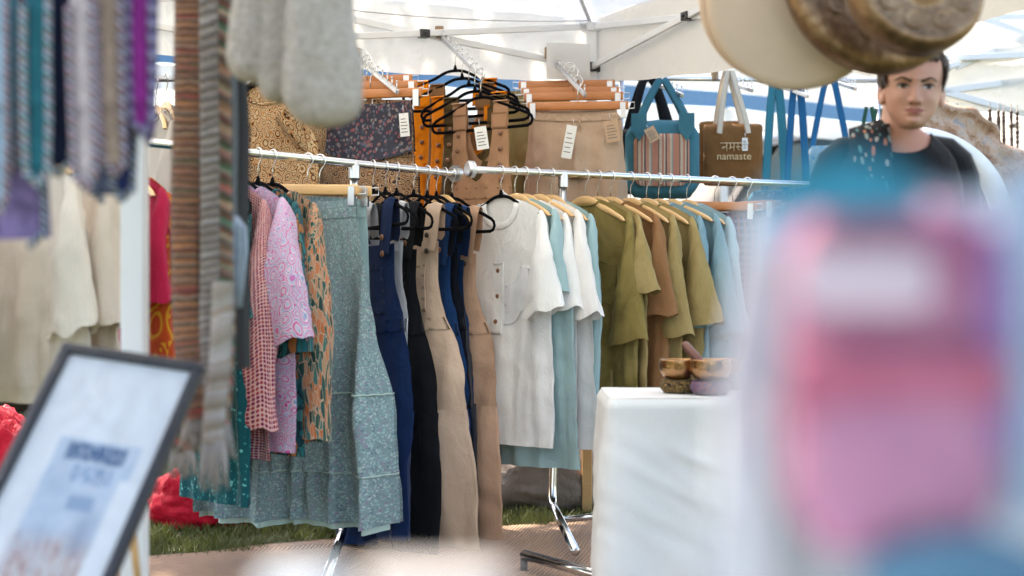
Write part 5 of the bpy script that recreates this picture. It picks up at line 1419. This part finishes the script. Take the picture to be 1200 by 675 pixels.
    # clothing
    M['top_black'] = cloth('black_jersey', (.010, .011, .016), trans=0, sheen=.2)
    m = MB()
    def topf(u, v):
        a = 2*PI*u; fr = max(0, -math.sin(a)); zn_ = lerp(E-.196, E-.250, fr**4); z = lerp(zn_, E-.86, v)
        p = trunk(u, 0); rx, ry, cy = tor(z)
        bust = .028*math.exp(-((z-(E-.42))/.055)**2)*fr*(.6+.4*math.cos(a*2)**2)
        g = .008 + .010*v + .008*nz(math.cos(a)*2.5, z*6, math.sin(a)*2.5)
        return V((sx0*(.55+.45*sst(E-.3, E-.1, z)) + (rx+g)*math.copysign(abs(math.cos(a))**.9, math.cos(a)), cy + (ry+g+bust)*math.copysign(abs(math.sin(a))**.9, math.sin(a)), z))
    m.grid(topf, 60, 50, cu=True, uvs=(1, .7))
    for sg in (-1, 1):
        S_, El, Wr = arms[sg]; pts = [S_ + V((-sg*.085, 0, .012)), S_ + V((-sg*.05, 0, .016)), S_ + V((-sg*.018, 0, .010)), S_ + V((sg*.006, 0, -.012)), S_ + V((sg*.018, 0, -.045)), S_.lerp(El, .35) + V((sg*.006, 0, 0)), S_.lerp(El, .6), S_.lerp(El, .85)]
        m.tube(pts, [.044, .049, .052, .054, .055, .055, .055, .056], 20, caps=False)
    m.build('top', M['top_black'], r)
    M['denim'] = cloth('dark_trousers', (.02, .025, .04), trans=0)
    m = MB()
    for sg in (-1, 1):
        H_ = V((cx0 + sg*.085, .03, E-.88)); Kn = V((cx0 + sg*.09, .01, .43)); An = V((cx0 + sg*.09, .05, .09))
        m.tube([H_ + V((0, 0, .10)), H_, H_.lerp(Kn, .5), Kn, Kn.lerp(An, .4), An], [.105, .104, .088, .072, .068, .066], 18, caps=False)
    def hipf(u, v):
        p = trunk(u, 0); z = lerp(E-.76, E-.96, v); rx, ry, cy = tor(max(z, E-.86)); k = 1 - .45*sst(E-.86, E-.96, z)*1.0; a = 2*PI*u
        return V((cx0 + (rx+.014)*k*math.cos(a), cy + (ry+.014)*k*math.sin(a), z))
    m.grid(hipf, 36, 12, cu=True, uvs=(1, .2))
    m.build('trousers', M['denim'], r)
    for sg in (-1, 1):
        m = MB(); m.ball((cx0 + sg*.09, -.01, .04), (.045, .12, .042), 16, 10); m.build('shoe', M['black_plastic'], r)
    M['scarf'] = cloth('black_floral_scarf', None, p_leaves((.012, .013, .018), [(.30, .36, .34), (.50, .20, .12), (.10, .26, .28), (.45, .42, .40)], 62, 3), trans=0)
    for sg, w_ in ((-1, .10),):
        m = MB()
        pts = [V((cx0 + sg*.047, .085, E-.190)), V((cx0 + sg*.068, .035, E-.185)), V((cx0 + sg*.082, -.03, E-.228)), V((cx0 + sg*.088, -.085, E-.32)), V((cx0 + sg*.085, -.125, E-.43)), V((cx0 + sg*.08, -.115, E-.58)), V((cx0 + sg*.08, -.11, E-.72))]
        strip(m, pts, w_, (1, .0, -.25*sg), .010, 50)
        for q in m.v: q += V((0, -.012, .010)) + V((0, .006*nz(q.x*40, q.z*20, 1), .004*nz(q.x*30, q.y*30, q.z*30)))
        m.build('scarf', M['scarf'], r)
    return r
woman()

# ------------------------------------------------------------------ hanging discs: cream drums and bronze gongs
M['drum_skin'] = plain('cream_drum_skin', (.66, .48, .36), .7, 0, .12, 9, .15, 60)
t = NT('bronze'); v = t.uv(kind='Object'); n_ = t.noise(v, 9, 5, .65); n2 = t.noise(v, 60, 4, .7)
c = t.ramp(t.math('MULTIPLY_ADD', n2, .35, t.math('MULTIPLY', n_, .65)), [(.3, (.085, .046, .026)), (.5, (.25, .145, .08)), (.68, (.47, .31, .19))])
bronze = t.done(t.bsdf(c, t.math('MULTIPLY_ADD', n_, .25, .32), .85, t.bump(t.vor(v, 55, 'SMOOTH_F1').outputs['Distance'], .3, .006)))
def disc(name, label, cat, px, py, d_, prof, mat, yaw, pitch, group, extra=None, cords=True, rim=None):
    o = P(px, py, d_); r = thing(name, label, cat, o, 0, group)
    rot = Matrix.Rotation(yaw, 3, 'Z') @ Matrix.Rotation(pitch, 3, 'X') @ Matrix.Rotation(R(90), 3, 'X')
    m = MB(); m.lathe(prof, 72, (0, 0, 0), rot); m.build('face', mat, r)
    if extra: extra(r, rot)
    Rm = max(p[0] for p in prof)
    m = MB(); a, b = rot @ V((-.06, Rm*.94, 0)), rot @ V((.06, Rm*.94, 0)); top = V((0, -.01, .62)); m.tube([a, top], .0035, 6); m.tube([b, top], .0035, 6); m.build('cord', M['wood_dark'], r)
    return r
RD = .195
dr = [(0, .0), (RD*.9, .002), (RD*.97, .0), (RD, -.008), (RD, -.022), (RD*.98, -.026)]
disc('frame_drum', 'cream frame drum hanging rearmost, its edge showing at the left', 'drum', 924, -6, 3.12, dr, M['drum_skin'], R(-6), R(4), 'hanging drums and gongs')
disc('frame_drum', 'cream frame drum hanging between the rear drum and the bronze gongs', 'drum', 937, -4, 3.0, dr, M['drum_skin'], R(-8), R(6), 'hanging drums and gongs')
RG = .196
def boss(r, rot): 
    for k in range(9):
        a = 2*PI*k/9+.2; c_ = rot @ V((RG*.62*math.cos(a), RG*.62*math.sin(a), .012)); m = MB(); m.lathe([(.021, 0), (.020, .0015), (.016, .0022), (.013, .0005), (.006, .001), (0, .002)], 18, c_, rot); m.build('dimple', bronze, r)
gp = [(0, .012), (RG*.2, .013), (RG*.3, .009), (RG*.34, .012), (RG*.8, .010), (RG*.92, .006), (RG*.985, -.004), (RG, -.02), (RG*.985, -.042), (RG*.96, -.044)]
disc('gong', 'dark bronze gong hanging behind the dimpled one', 'gong', 1028, -22, 2.95, gp, bronze, R(14), R(-14), 'hanging drums and gongs', boss)
RG2 = RG; RG = .136
gp2 = [(0, .028), (RG*.22, .026), (RG*.36, .014), (RG*.44, .010), (RG*.5, .013), (RG*.56, .012), (RG*.82, .010), (RG*.88, .013), (RG*.94, .008), (RG, -.012), (RG*.985, -.05), (RG*.95, -.054)]
disc('gong', 'bronze gong ringed with round dimples, hanging frontmost above the woman', 'gong', 1079, -21, 2.72, gp2, bronze, R(10), R(-13), 'hanging drums and gongs', boss)

# ------------------------------------------------------------------ cream knitted mittens, woven belts, striped bands (close to the lens)
t = NT('cream_knit'); v = t.uv(); s_ = t.sep(v)
k1 = t.math('SINE', t.math('MULTIPLY', s_[0], 2*PI/.007)); k2 = t.math('SINE', t.math('MULTIPLY', s_[1], 2*PI/.006)); kk = t.math('MULTIPLY', k1, k2)
c = t.ramp(t.noise(v, 130, 4, .7), [(.32, (.36, .27, .21)), (.5, (.62, .51, .42)), (.66, (.80, .69, .59))]); c = t.mix(t.math('MULTIPLY_ADD', kk, .18, .18), c, (.3, .25, .21))
knit = t.done(t.bsdf(c, .95, 0, t.bump(kk, .6, .004), Sheen_Weight=.3))
def mitten(label, px, pb, wpx, d_, lean, seed, back=0):
    o = P(px, -60, d_ + back); h = (pb+60)*d_/F; w = wpx*d_/F/2; r = thing('slipper_sock', label, 'sock', o, 0, 'cream knitted socks')
    m = MB()
    def fn(u, v):
        a = 2*PI*u; e = math.sqrt(max(0, 1 - max(0, (v-.80)/.20)**2.3)); ww = w*(.82 + .22*sst(.2, .75, v))*e
        x = lean*v*h*.25 + ww*math.cos(a) + .006*nz(v*4, seed, 1); y = .042*math.sin(a)*(.7+.3*e)*e**.3 if e > 0 else 0
        n_ = .004*nz(math.cos(a)*3, v*9, seed+math.sin(a)*2)
        return V((x + n_, y + n_, -v*h))
    m.grid(fn, 40, 50, cu=True, uvs=(w*4.5, h)); m.build('foot', knit, r)
    m = MB(); m.grid(lambda u, v: (lambda a: V((w*.86*math.cos(a)*(1+.03*math.cos(a*22)), .036*math.sin(a)*(1+.03*math.cos(a*22)), lerp(.0, .05, v))))(2*PI*u), 88, 4, cu=True); m.build('cuff', knit, r)
mitten('cream knitted sock in front of the brown paisley dress, largest of the three', 374, 150, 90, 2.28, .10, 3)
mitten('cream knitted sock tucked between the other two', 330, 126, 58, 2.34, -.05, 7, .05)
mitten('cream knitted sock nearest the dark strap', 304, 106, 74, 2.30, -.0, 5, .10)

def woven(cols, freq, seed, diag=0.0, dark=(.03, .025, .03)):
    t = NT('woven_band'); v = t.warp(t.uv(), 70, .010); s_ = t.sep(v)
    y = t.math('ADD', s_[1], t.math('MULTIPLY', s_[0], diag)); n_ = t.n('ShaderNodeTexNoise', noise_dimensions='1D', i={'W': t.math('MULTIPLY_ADD', y, 34, seed), 'Scale': 1.0, 'Detail': 2}).outputs['Fac']
    c = t.ramp(n_, [(.28 + .44*i/len(cols), cc) for i, cc in enumerate(cols)], 'CONSTANT')
    st = t.math('SINE', t.math('MULTIPLY', y, 2*PI*freq)); c = t.mix(t.math('MULTIPLY', t.math('GREATER_THAN', st, .2), .75), c, dark)
    return t.done(t.bsdf(c, .9, 0, t.bump(st, .7, .006), Sheen_Weight=.2))
def belt(label, pts, w, d_, mat, tassel=None, th=.006, cat='belt', name='woven_belt', group='woven belts hanging near the lens', ax=(1, .15, 0)):
    o = P(pts[0][0], pts[0][1], d_); r = thing(name, label, cat, o, 0, group)
    P3 = [P(x, y, d_ + (q[0] if q else 0)) - o for (x, y, *q) in pts]
    m = MB(); strip(m, P3, w*d_/F, ax, th, 70); m.build('band', mat, r)
    if tassel:
        m = MB(); e = P3[-1]; rn3 = random.Random(int(w*7))
        for k in range(16):
            x = (k/15-.5)*w*d_/F*.9; L_ = tassel*rn3.uniform(.8, 1.1); m.tube([e + V((x, 0, .005)), e + V((x*1.15 + rn3.uniform(-.004, .004), rn3.uniform(-.006, .006), -L_*.5)), e + V((x*1.2 + rn3.uniform(-.01, .01), rn3.uniform(-.01, .01), -L_))], [.003, .003, .0015], 5)
        m.build('tassel', M['tassel'], r)
    return r
M['tassel'] = plain('pale_yarn', (.33, .29, .27), .9)
b_rust = woven([(.36, .15, .08), (.22, .10, .06), (.44, .17, .07), (.30, .19, .12), (.38, .06, .04), (.22, .17, .09)], 74, 1, 0, (.12, .06, .045)); b_grey = woven([(.31, .25, .21), (.26, .20, .17), (.34, .29, .26)], 62, 5, .22, (.14, .11, .10)); b_mix = woven([(.36, .18, .10), (.44, .28, .18), (.10, .16, .10), (.40, .12, .09), (.35, .26, .17)], 30, 9, -.5, (.12, .06, .05)); b_tan = woven([(.36, .26, .18), (.40, .28, .2), (.3, .2, .14)], 20, 12, .2, (.28, .19, .13))
belt('rust and brown ribbed belt at the left of the bundle', [(223, -40), (222, 60), (220, 170), (218, 280), (222, 400), (238, 490)], 36, 2.68, b_rust, .06)
belt('beige and charcoal belt with slanting bars, second in the bundle', [(244, -40), (245, 90), (246, 200), (246, 300), (245, 390), (250, 470)], 22, 2.62, b_grey, .09)
belt('rusty multicolour belt at the right of the bundle', [(258, -40), (258, 80), (259, 200), (260, 300), (262, 390), (256, 500)], 27, 2.65, b_mix, .06)
belt('plain tan belt showing behind the ribbed ones', [(236, -40), (235, 100), (230, 260), (228, 400), (236, 500)], 46, 2.74, b_tan, .05)
belt('short rusty belt end below the picture frame corner', [(232, 300), (226, 380), (222, 450), (214, 530)], 26, 2.80, b_mix, .05)
belt('pale tasselled belt end hanging lowest of the bundle', [(262, 330), (258, 420), (252, 480), (250, 520)], 26, 2.58, woven([(.34, .26, .21), (.38, .33, .3), (.30, .22, .17)], 18, 3, .3, (.3, .24, .2)), .085)
gstrap = plain('black_strap_leather', (.012, .012, .015), .5); grs = plain('grey_strap_webbing', (.13, .15, .17), .7)
belt('black leather strap at the right of the belt bundle', [(272, -40), (277, 40), (284, 150), (283, 280), (284, 345), (286, 432)], 17, 2.74, gstrap, None, .006, 'strap', 'leather_strap', None)
belt('grey webbing strap alongside the black leather strap', [(268, -20), (272, 60), (274, 150), (273, 240), (276, 300)], 9, 2.70, grs, None, .005, 'strap', 'webbing_strap', None)
o = P(277, 292, 2.68); m = MB(); rn4 = random.Random(2)
for k in range(20):
    a = rn4.uniform(0, 2*PI); p0 = V((.016*math.cos(a), .016*math.sin(a), .05)); m.tube([V((0, 0, .06)), p0 + V((0, 0, -.01)), p0*1.1 + V((0, 0, -.06)), V((p0.x*.4, p0.y*.4, -.11))], .0045, 6)
tag(m.build('yarn_tassel', plain('blue_grey_yarn', (.30, .35, .42), .9, 0, .3, 90), at=o), 'blue-grey yarn tassel on the black strap', 'tassel')

def twist(cols, freq=46, seed=0):
    t = NT('twisted_cord'); v = t.uv(); s_ = t.sep(v)
    y = t.math('FRACT', t.math('ADD', t.math('MULTIPLY', s_[1], freq), t.math('MULTIPLY', s_[0], 1.0))); n = len(cols)
    c = t.ramp(y, [(i/n, cc) for i, cc in enumerate(cols)], 'CONSTANT'); return t.done(t.bsdf(c, .85, 0, t.bump(t.math('SINE', t.math('MULTIPLY', y, 2*PI)), .6, .006), Sheen_Weight=.2))
tw_rw = twist([(.42, .42, .45), (.28, .04, .07), (.40, .40, .44), (.10, .03, .07)]); tw_bw = twist([(.38, .41, .46), (.015, .02, .06), (.34, .38, .44), (.03, .035, .09)]); tw_mint = twist([(.40, .58, .58), (.02, .05, .09), (.38, .52, .52), (.35, .10, .16)]); tw_lil = twist([(.28, .24, .36), (.09, .06, .16)]); tw_gr = twist([(.50, .53, .56), (.02, .025, .05), (.45, .48, .5)])
f_ = lambda n, c: cloth(n, None, p_mottle([tuple(x*.6 for x in c), c, tuple(min(1, x*1.3) for x in c)], 40, 1), trans=.03, weave=.7)
BN = [('purple fabric pouch with a braided blue and white cord, lowest of the bands', (14, -60, 28, 280), 62, f_('lilac_felt', (.24, .17, .36)), tw_bw, 1, 2.05),
      ('pale blue braided band at the left edge', (2, -60, 0, 240), 20, f_('pale_blue_knit', (.35, .48, .58)), tw_rw, 1, 2.0),
      ('turquoise band with a red and white cord', (14, -60, 8, 196), 30, f_('turquoise_knit', (.06, .33, .40)), tw_rw, 1, 2.02),
      ('dark teal band edged with a mint cord', (44, -60, 44, 208), 32, f_('dark_teal_knit', (.015, .12, .15)), tw_mint, 1, 1.98),
      ('near-black band edged with a grey and white cord', (72, -60, 72, 195), 36, f_('ink_knit', (.015, .018, .045)), tw_gr, 0, 2.03),
      ('cream band with a rosy red and white cord', (94, -60, 100, 212), 30, f_('cream_pink_knit', (.52, .42, .42)), tw_rw, 1, 1.96),
      ('tan band with a red and pale cord', (126, -60, 134, 196), 30, f_('tan_knit', (.42, .29, .22)), tw_rw, 1, 2.0),
      ('navy speckled band behind the tan one', (146, -60, 146, 226), 30, f_('navy_speckle', (.03, .04, .14)), tw_bw, 0, 2.08),
      ('magenta band edged with a lilac cord, nearest the gap', (164, -60, 166, 148), 30, f_('magenta_felt', (.28, .03, .22)), tw_lil, 1, 2.02),
      ('grey denim-blue pouch hanging behind the cream and tan bands', (128, -60, 128, 228), 52, f_('denim_speckle', (.16, .19, .30)), tw_bw, 0, 2.14),
      ('icy blue knotted band behind the dark teal one', (58, -60, 58, 120), 60, f_('icy_blue_knit', (.40, .52, .60)), tw_bw, 1, 2.12),
      ('icy blue short band above the tan one', (112, -60, 112, 84), 66, f_('powder_blue_knit', (.42, .52, .60)), tw_rw, 0, 2.10),
      ('violet narrow band near the purple pouch', (30, -60, 36, 150), 26, f_('violet_knit', (.16, .06, .20)), tw_lil, 0, 2.10),
      ('dark brown narrow band right of the magenta one', (178, -60, 176, 158), 12, f_('brown_knit', (.14, .07, .06)), tw_lil, 0, 2.06)]
for i, (lab, (x0, y0, x1, y1), w, fm, tm, side, d_) in enumerate(BN):
    o = P(x0, y0, d_); r = thing('braided_band', lab, 'band', o, 0, 'braided bands hanging near the lens')
    pts = [P(lerp(x0, x1, s) + 3*nz(i, s*2, 1), lerp(y0, y1, s), d_ + .006*nz(i*3, s*3, 2)) - o for s in (0, .25, .5, .75, 1)]
    W_ = w*d_/F; m = MB(); strip(m, pts, W_*1.0, (1, .2*(-1)**i, 0), .012, 40); m.build('strip', fm, r)
    # cord runs down one or both edges and loops round the end
    e = pts[-1]; s0 = 1 if side else -1
    cp = [p + V((s0*W_*.44, -.006, 0)) for p in pts[:-1]] + [e + V((s0*W_*.42, -.006, .01)), e + V((s0*W_*.1, -.006, -.012))]
    if W_ < .05: cp += [e + V((-s0*W_*.36, -.006, .006))] + [p + V((-s0*W_*.46, -.006, 0)) for p in pts[-2:0:-1]]
    fine = []
    for a, b in zip(cp, cp[1:]):
        for k in range(8): fine.append(a.lerp(b, k/8))
    fine.append(cp[-1])
    m = MB(); m.tube(fine, .0052, 8); m.build('cord', tm, r)

# ------------------------------------------------------------------ picture frame leaning on a low table
A_ = V((.258, -.05, -.034)); B_ = V((-.108, -.28, -.3675))*1.18
TL = P(76, 404, 2.5)
fr = thing('picture_frame', 'dark framed print with a blue block, wrapped in clear film, leaning back', 'picture frame', TL)
ux = A_.normalized(); B_ = B_ - ux*B_.dot(ux); uz = -B_.normalized(); uy = uz.cross(ux)
FM = Matrix((ux, uy, uz)).transposed(); FW, FH = A_.length, B_.length
fmat = plain('charcoal_frame', (.018, .019, .024), .4)
def fl(x, z, y=0): return FM @ V((x, y, z))
bw = .0175
for nm, (x0, x1, z0, z1) in {'top': (0, FW, -bw, 0), 'bottom': (0, FW, -FH, -FH+bw), 'left': (0, bw, -FH+bw, -bw), 'right': (FW-bw, FW, -FH+bw, -bw)}.items():
    m = MB(); m.box(fl((x0+x1)/2, (z0+z1)/2, 0), (x1-x0, .022, z1-z0), FM, bev=.003); m.build('frame_rail', fmat, fr, smooth=False)
t = NT('mount_and_print'); v = t.uv(); s_ = t.sep(v)
def rect(x0, x1, y0, y1, soft=.004, w=.05):
    ww = t.warp(v, 25, w*.1); q = t.sep(ww)
    f = None
    for (val, a, sg) in ((q[0], x0, 1), (q[0], x1, -1), (q[1], y0, 1), (q[1], y1, -1)):
        e = t.n('ShaderNodeMapRange', interpolation_type='SMOOTHSTEP', i={0: val, 1: a - sg*soft, 2: a + sg*soft, 3: 0.0, 4: 1.0}).outputs[0]
        f = e if f is None else t.math('MULTIPLY', f, e)
    return f
c = (.76, .76, .77)
# printed picture: pale sky block, dark blue heading, brownish crowd at the foot
X0, X1, Y0, Y1 = .055, .200, .075, .365
sky_ = t.mix(t.noise(v, 22, 4), (.38, .48, .60), (.68, .72, .77))
c = t.mix(rect(X0, X1, Y0, Y1), c, sky_)
low = t.ramp(t.noise(t.uv(scale=(3, 1, 1)), 26, 4, .7), [(.3, (.22, .10, .09)), (.45, (.55, .32, .26)), (.55, (.62, .56, .52)), (.7, (.35, .28, .28))])
c = t.mix(t.math('MULTIPLY', rect(X0, X1, Y0, Y0+.11, .02), .8), c, low)
head_ = t.math('GREATER_THAN', t.noise(t.uv(scale=(170, 60, 1)), 1, 3), .47)
c = t.mix(t.math('MULTIPLY', rect(.075, .178, .325, .358), t.math('MULTIPLY_ADD', head_, .5, .5)), c, (.06, .13, .25))
c = t.mix(t.math('MULTIPLY', rect(.100, .170, .285, .318), t.math('MULTIPLY', head_, .75)), c, (.17, .28, .45)); c = t.mix(t.math('MULTIPLY', rect(.06, .115, .15, .30, .03), t.math('MULTIPLY', t.noise(v, 40, 4), .8)), c, (.32, .42, .55)); c = t.mix(rect(.185, .225, .02, .30, .006), c, (.80, .80, .80)); c = t.mix(t.math('MULTIPLY', rect(.12, .18, .02, .09, .02), .7), c, (.70, .55, .40))
c = t.mix(t.math('MULTIPLY', rect(.115, .160, .235, .262), .6), c, (.15, .25, .42)); c = t.mix(t.math('MULTIPLY', rect(.145, .175, .16, .23, .02), .7), c, (.22, .28, .38))
pm_ = t.done(t.bsdf(c, .6))
m = MB(); b0 = len(m.v); m.v += [fl(bw-.002, -FH+bw-.002, .002), fl(FW-bw+.002, -FH+bw-.002, .002), fl(FW-bw+.002, -bw+.002, .002), fl(bw-.002, -bw+.002, .002)]
m.face((0, 1, 2, 3), [(0, 0), (FW-2*bw, 0), (FW-2*bw, FH-2*bw), (0, FH-2*bw)]); m.build('print', pm_, fr, smooth=False)
m = MB(); m.box(fl(FW/2, -FH/2, .009), (FW-.004, .004, FH-.004), FM); m.build('backing', M['kraft'], fr, smooth=False)
t = NT('clear_film'); v = t.uv(); nb = t.bump(t.noise(t.uv(scale=(1, .6, 1)), 14, 3, .5, 1.5), .55, .02)
gl_ = t.n('ShaderNodeBsdfGlossy', i={'Roughness': .10, 'Normal': nb}); tp = t.n('ShaderNodeBsdfTransparent'); fz = t.n('ShaderNodeFresnel', i={'IOR': 1.5, 'Normal': nb})
mx = t.n('ShaderNodeMixShader', i={0: t.math('MULTIPLY_ADD', fz.outputs[0], .55, -.015)}); t.t.links.new(tp.outputs[0], mx.inputs[1]); t.t.links.new(gl_.outputs[0], mx.inputs[2]); film = t.done(mx.outputs[0])
m = MB(); m.grid(lambda u, v_: fl(lerp(.004, FW-.004, u), lerp(-FH+.004, -.004, v_), -.0155 - .003*max(0, nz(u*5, v_*8, 2))), 30, 50, uvs=(FW, FH)); m.build('film', film, fr)
low_z = (TL + fl(FW/2, -FH)).z - .01
lt = thing('side_table', 'low table with a white cloth carrying the leaning picture frame', 'table', ((TL + fl(FW/2, -FH)).x, (TL + fl(0, -FH)).y + .1, 0))
m = MB(); m.box((0, 0, low_z - .025), (.5, .4, .03), bev=.004); m.build('top', M['table_cloth'], lt, smooth=False)
for x in (-.22, .22):
    for y in (-.17, .17): m = MB(); sqtube(m, V((x, y, 0)), V((x, y, low_z-.04)), .03); m.build('leg', M['wood_light'], lt, smooth=False)
m = MB(); p0 = TL + fl(FW*.5, -.08, .012); q0 = V((p0.x + .01, p0.y + .10, low_z)); m.tube([V((0, 0, 0)), q0-p0], .007, 8); tag(m.build('prop_stick', M['wood_light'], at=p0), 'wooden strut propping up the picture frame from behind', 'strut')

# ------------------------------------------------------------------ very near: display board with pouches, packets
nt_ = thing('display_table', 'near display table under a pale cloth at the lower edge of the view', 'table', (.05, .42, 0))
m = MB(); m.box((0, 0, .735), (.9, .26, .02), bev=.006); m.build('top', cloth('pale_blue_cloth', (.62, .68, .78), trans=0), nt_)
for x in (-.42, .42):
    for y in (-.1, .1): m = MB(); sqtube(m, V((x, y, 0)), V((x, y, .725)), .03); m.build('leg', M['steel'], nt_, smooth=False)
def packet(label, px0, px1, py, d_, mat, h=.1):
    x0 = (px0-600)*d_/F; x1 = (px1-600)*d_/F; zt_ = ZC - (py-337.5)*d_/F; o = V(((x0+x1)/2, d_, .7455)); r_ = zt_ - .7455
    m = MB(); w = x1-x0
    m.box((0, 0, r_/2), (w, .035, r_), bev=min(.008, r_*.3)); m.box((0, -.018, r_*.55), (w*.7, .002, r_*.4))
    tag(m.build('packet', mat, at=o, smooth=False), label, 'packet', 'packets on the near table')
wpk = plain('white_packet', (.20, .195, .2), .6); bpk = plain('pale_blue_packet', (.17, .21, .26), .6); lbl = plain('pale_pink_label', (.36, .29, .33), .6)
packet('pale blue packet at the lower left of the near table', 300, 410, 668, .56, bpk); packet('white packet lying right of the pale blue one on the near table', 425, 600, 664, .54, wpk)
# board
bd_ = thing('display_board', 'white display board standing close to the lens, lost in blur', 'display board', P(1040, 500, .62))
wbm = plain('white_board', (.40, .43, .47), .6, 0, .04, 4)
o = bd_.location.copy()
m = MB(); pts = [P(880, 236, .62), P(1260, 220, .62), P(1260, 760, .62), P(838, 760, .62), P(842, 470, .62)]
m.poly([((p-o).x, (p-o).z) for p in pts], .006); m.build('panel', wbm, bd_, smooth=False)
m = MB(); m.tube([P(1040, 700, .625)-o, V((0, .0, .7355 - o.z))], .006, 8); m.build('foot', M['steel'], bd_)
M['tie_pink'] = cloth('pink_tie_dye', None, lambda t, uv: t.ramp(t.noise(uv, 22, 4, .6, 1.5), [(.32, (.24, .11, .18)), (.46, (.26, .09, .15)), (.6, (.29, .14, .20)), (.72, (.18, .115, .21))]), trans=0)
M['tie_purple'] = cloth('purple_tie_dye', None, p_mottle([(.11, .065, .18), (.18, .10, .23), (.24, .12, .25)], 30), trans=0)
M['tie_red'] = cloth('crimson_tie_dye', None, p_mottle([(.21, .055, .09), (.27, .08, .12), (.27, .10, .15)], 30), trans=0); M['tie_violet'] = cloth('violet_tie_dye', None, p_mottle([(.22, .105, .18), (.27, .125, .185), (.31, .17, .235)], 30), trans=0)
o = P(1040, 430, .56); pk = thing('tie_dye_pouch', 'pink and crimson tie-dyed zip pouch with a white label, very close to the lens', 'pouch', o)
s_ = .56/F
def slab(nm, x0, x1, y0, y1, mat, yo=0, dp=.02):
    m = MB(); pillow(m, (x1-x0)*s_, (y1-y0)*s_, dp, .02, lump=.001); c_ = V((((x0+x1)/2-1040)*s_, yo, -((y0+y1)/2-430)*s_)); m.v = [q + c_ for q in m.v]; m.build(nm, mat, pk)
slab('body', 922, 1164, 236, 648, M['tie_pink'], 0, .03); slab('front_pocket', 926, 1150, 455, 640, M['tie_violet'], -.018, .014); slab('zip_flap', 915, 1166, 400, 482, M['tie_red'], -.016, .016)
slab('label', 925, 1078, 292, 366, lbl, -.018, .004); slab('side_gusset', 1130, 1168, 260, 560, M['tie_purple'], -.006, .03)
M['grey_white_near'] = cloth('grey_white_cotton', (.34, .355, .38), trans=0)
M['cyan'] = cloth('cyan_cotton', (.02, .17, .25), trans=0); M['sky_blue'] = cloth('sky_blue_cotton', (.28, .36, .44), trans=0); M['mid_blue'] = cloth('mid_blue_cotton', (.05, .115, .17), trans=0)
def near_cloth(label, x0, x1, y0, y1, d_, mat, seed):
    o = P((x0+x1)/2, y0, d_); w = (x1-x0)*d_/F; h = (y1-y0)*d_/F; m = MB()
    for sg in (-1, 1):
        m.grid(lambda u, v: V(((u-.5)*w*(1+.06*nz(v*4, seed, 1)), sg*.007*(1-abs(2*u-1)**3) + .004*nz(u*5, v*4, seed), -h*v - .012*(abs(2*u-1)**2.2)*(1-v))), 20, 20, uvs=(w, h), flip=sg > 0)
    tag(m.build('folded_scarf', M[mat], at=o), label, 'scarf', 'folded scarves on the display board')
near_cloth('cyan scarf folded over the top of the display board', 900, 1082, 184, 250, .535, 'cyan', 3); near_cloth('sky blue scarf hanging at the right edge of the display board', 1165, 1240, 190, 600, .585, 'sky_blue', 5)
near_cloth('mid blue scarf bunched at the lower right, under the pouch', 1010, 1240, 622, 760, .53, 'mid_blue', 7); near_cloth('white scarf folded at the left edge of the display board', 838, 925, 450, 720, .59, 'grey_white_near', 9)
near_cloth('pale sky blue scarf peeping out between the cyan scarf and the pouch', 880, 1160, 214, 300, .60, 'sky_blue', 11)

# ------------------------------------------------------------------ bars that carry the hanging stock above the picture
def hanging_bar(label, a, b, ztop=None, posts=False, rad=.011):
    a, b = V(a), V(b); r = thing('hanging_bar', label, 'bar', a, 0)
    m = MB(); m.tube([a, b], rad, 10); m.build('tube', M['steel'], r, world=True)
    for t_ in (.06, .94):
        p = a.lerp(b, t_); m = MB(); e = V((p.x, p.y, 0.01 if posts else ztop)); m.tube([p, e], rad if posts else .0025, 8); m.build('upright' if posts else 'wire', M['steel'], r, world=True)
hanging_bar('steel bar from which the braided bands hang', (-.86, 2.04, 1.385), (-.44, 2.04, 1.385), 2.2)
hanging_bar('steel bar from which the woven belts hang', (-.68, 2.68, 1.507), (-.48, 2.68, 1.507), 2.3)
hanging_bar('steel bar carrying the cream knitted socks', (-.46, 2.31, 1.445), (-.24, 2.31, 1.445), 2.3)
hanging_bar('steel bar from which the drums and gongs hang', (.42, 2.92, 2.13), (.98, 2.92, 2.13), 2.55)
hanging_bar('steel bar with uprights carrying the bags and slings', P(705, 91, 6.15), P(1048, 95, 7.0), None, True)
hanging_bar('short steel bar carrying the greige tunics', P(165, 93, 4.8), P(212, 92, 5.12), 2.05)
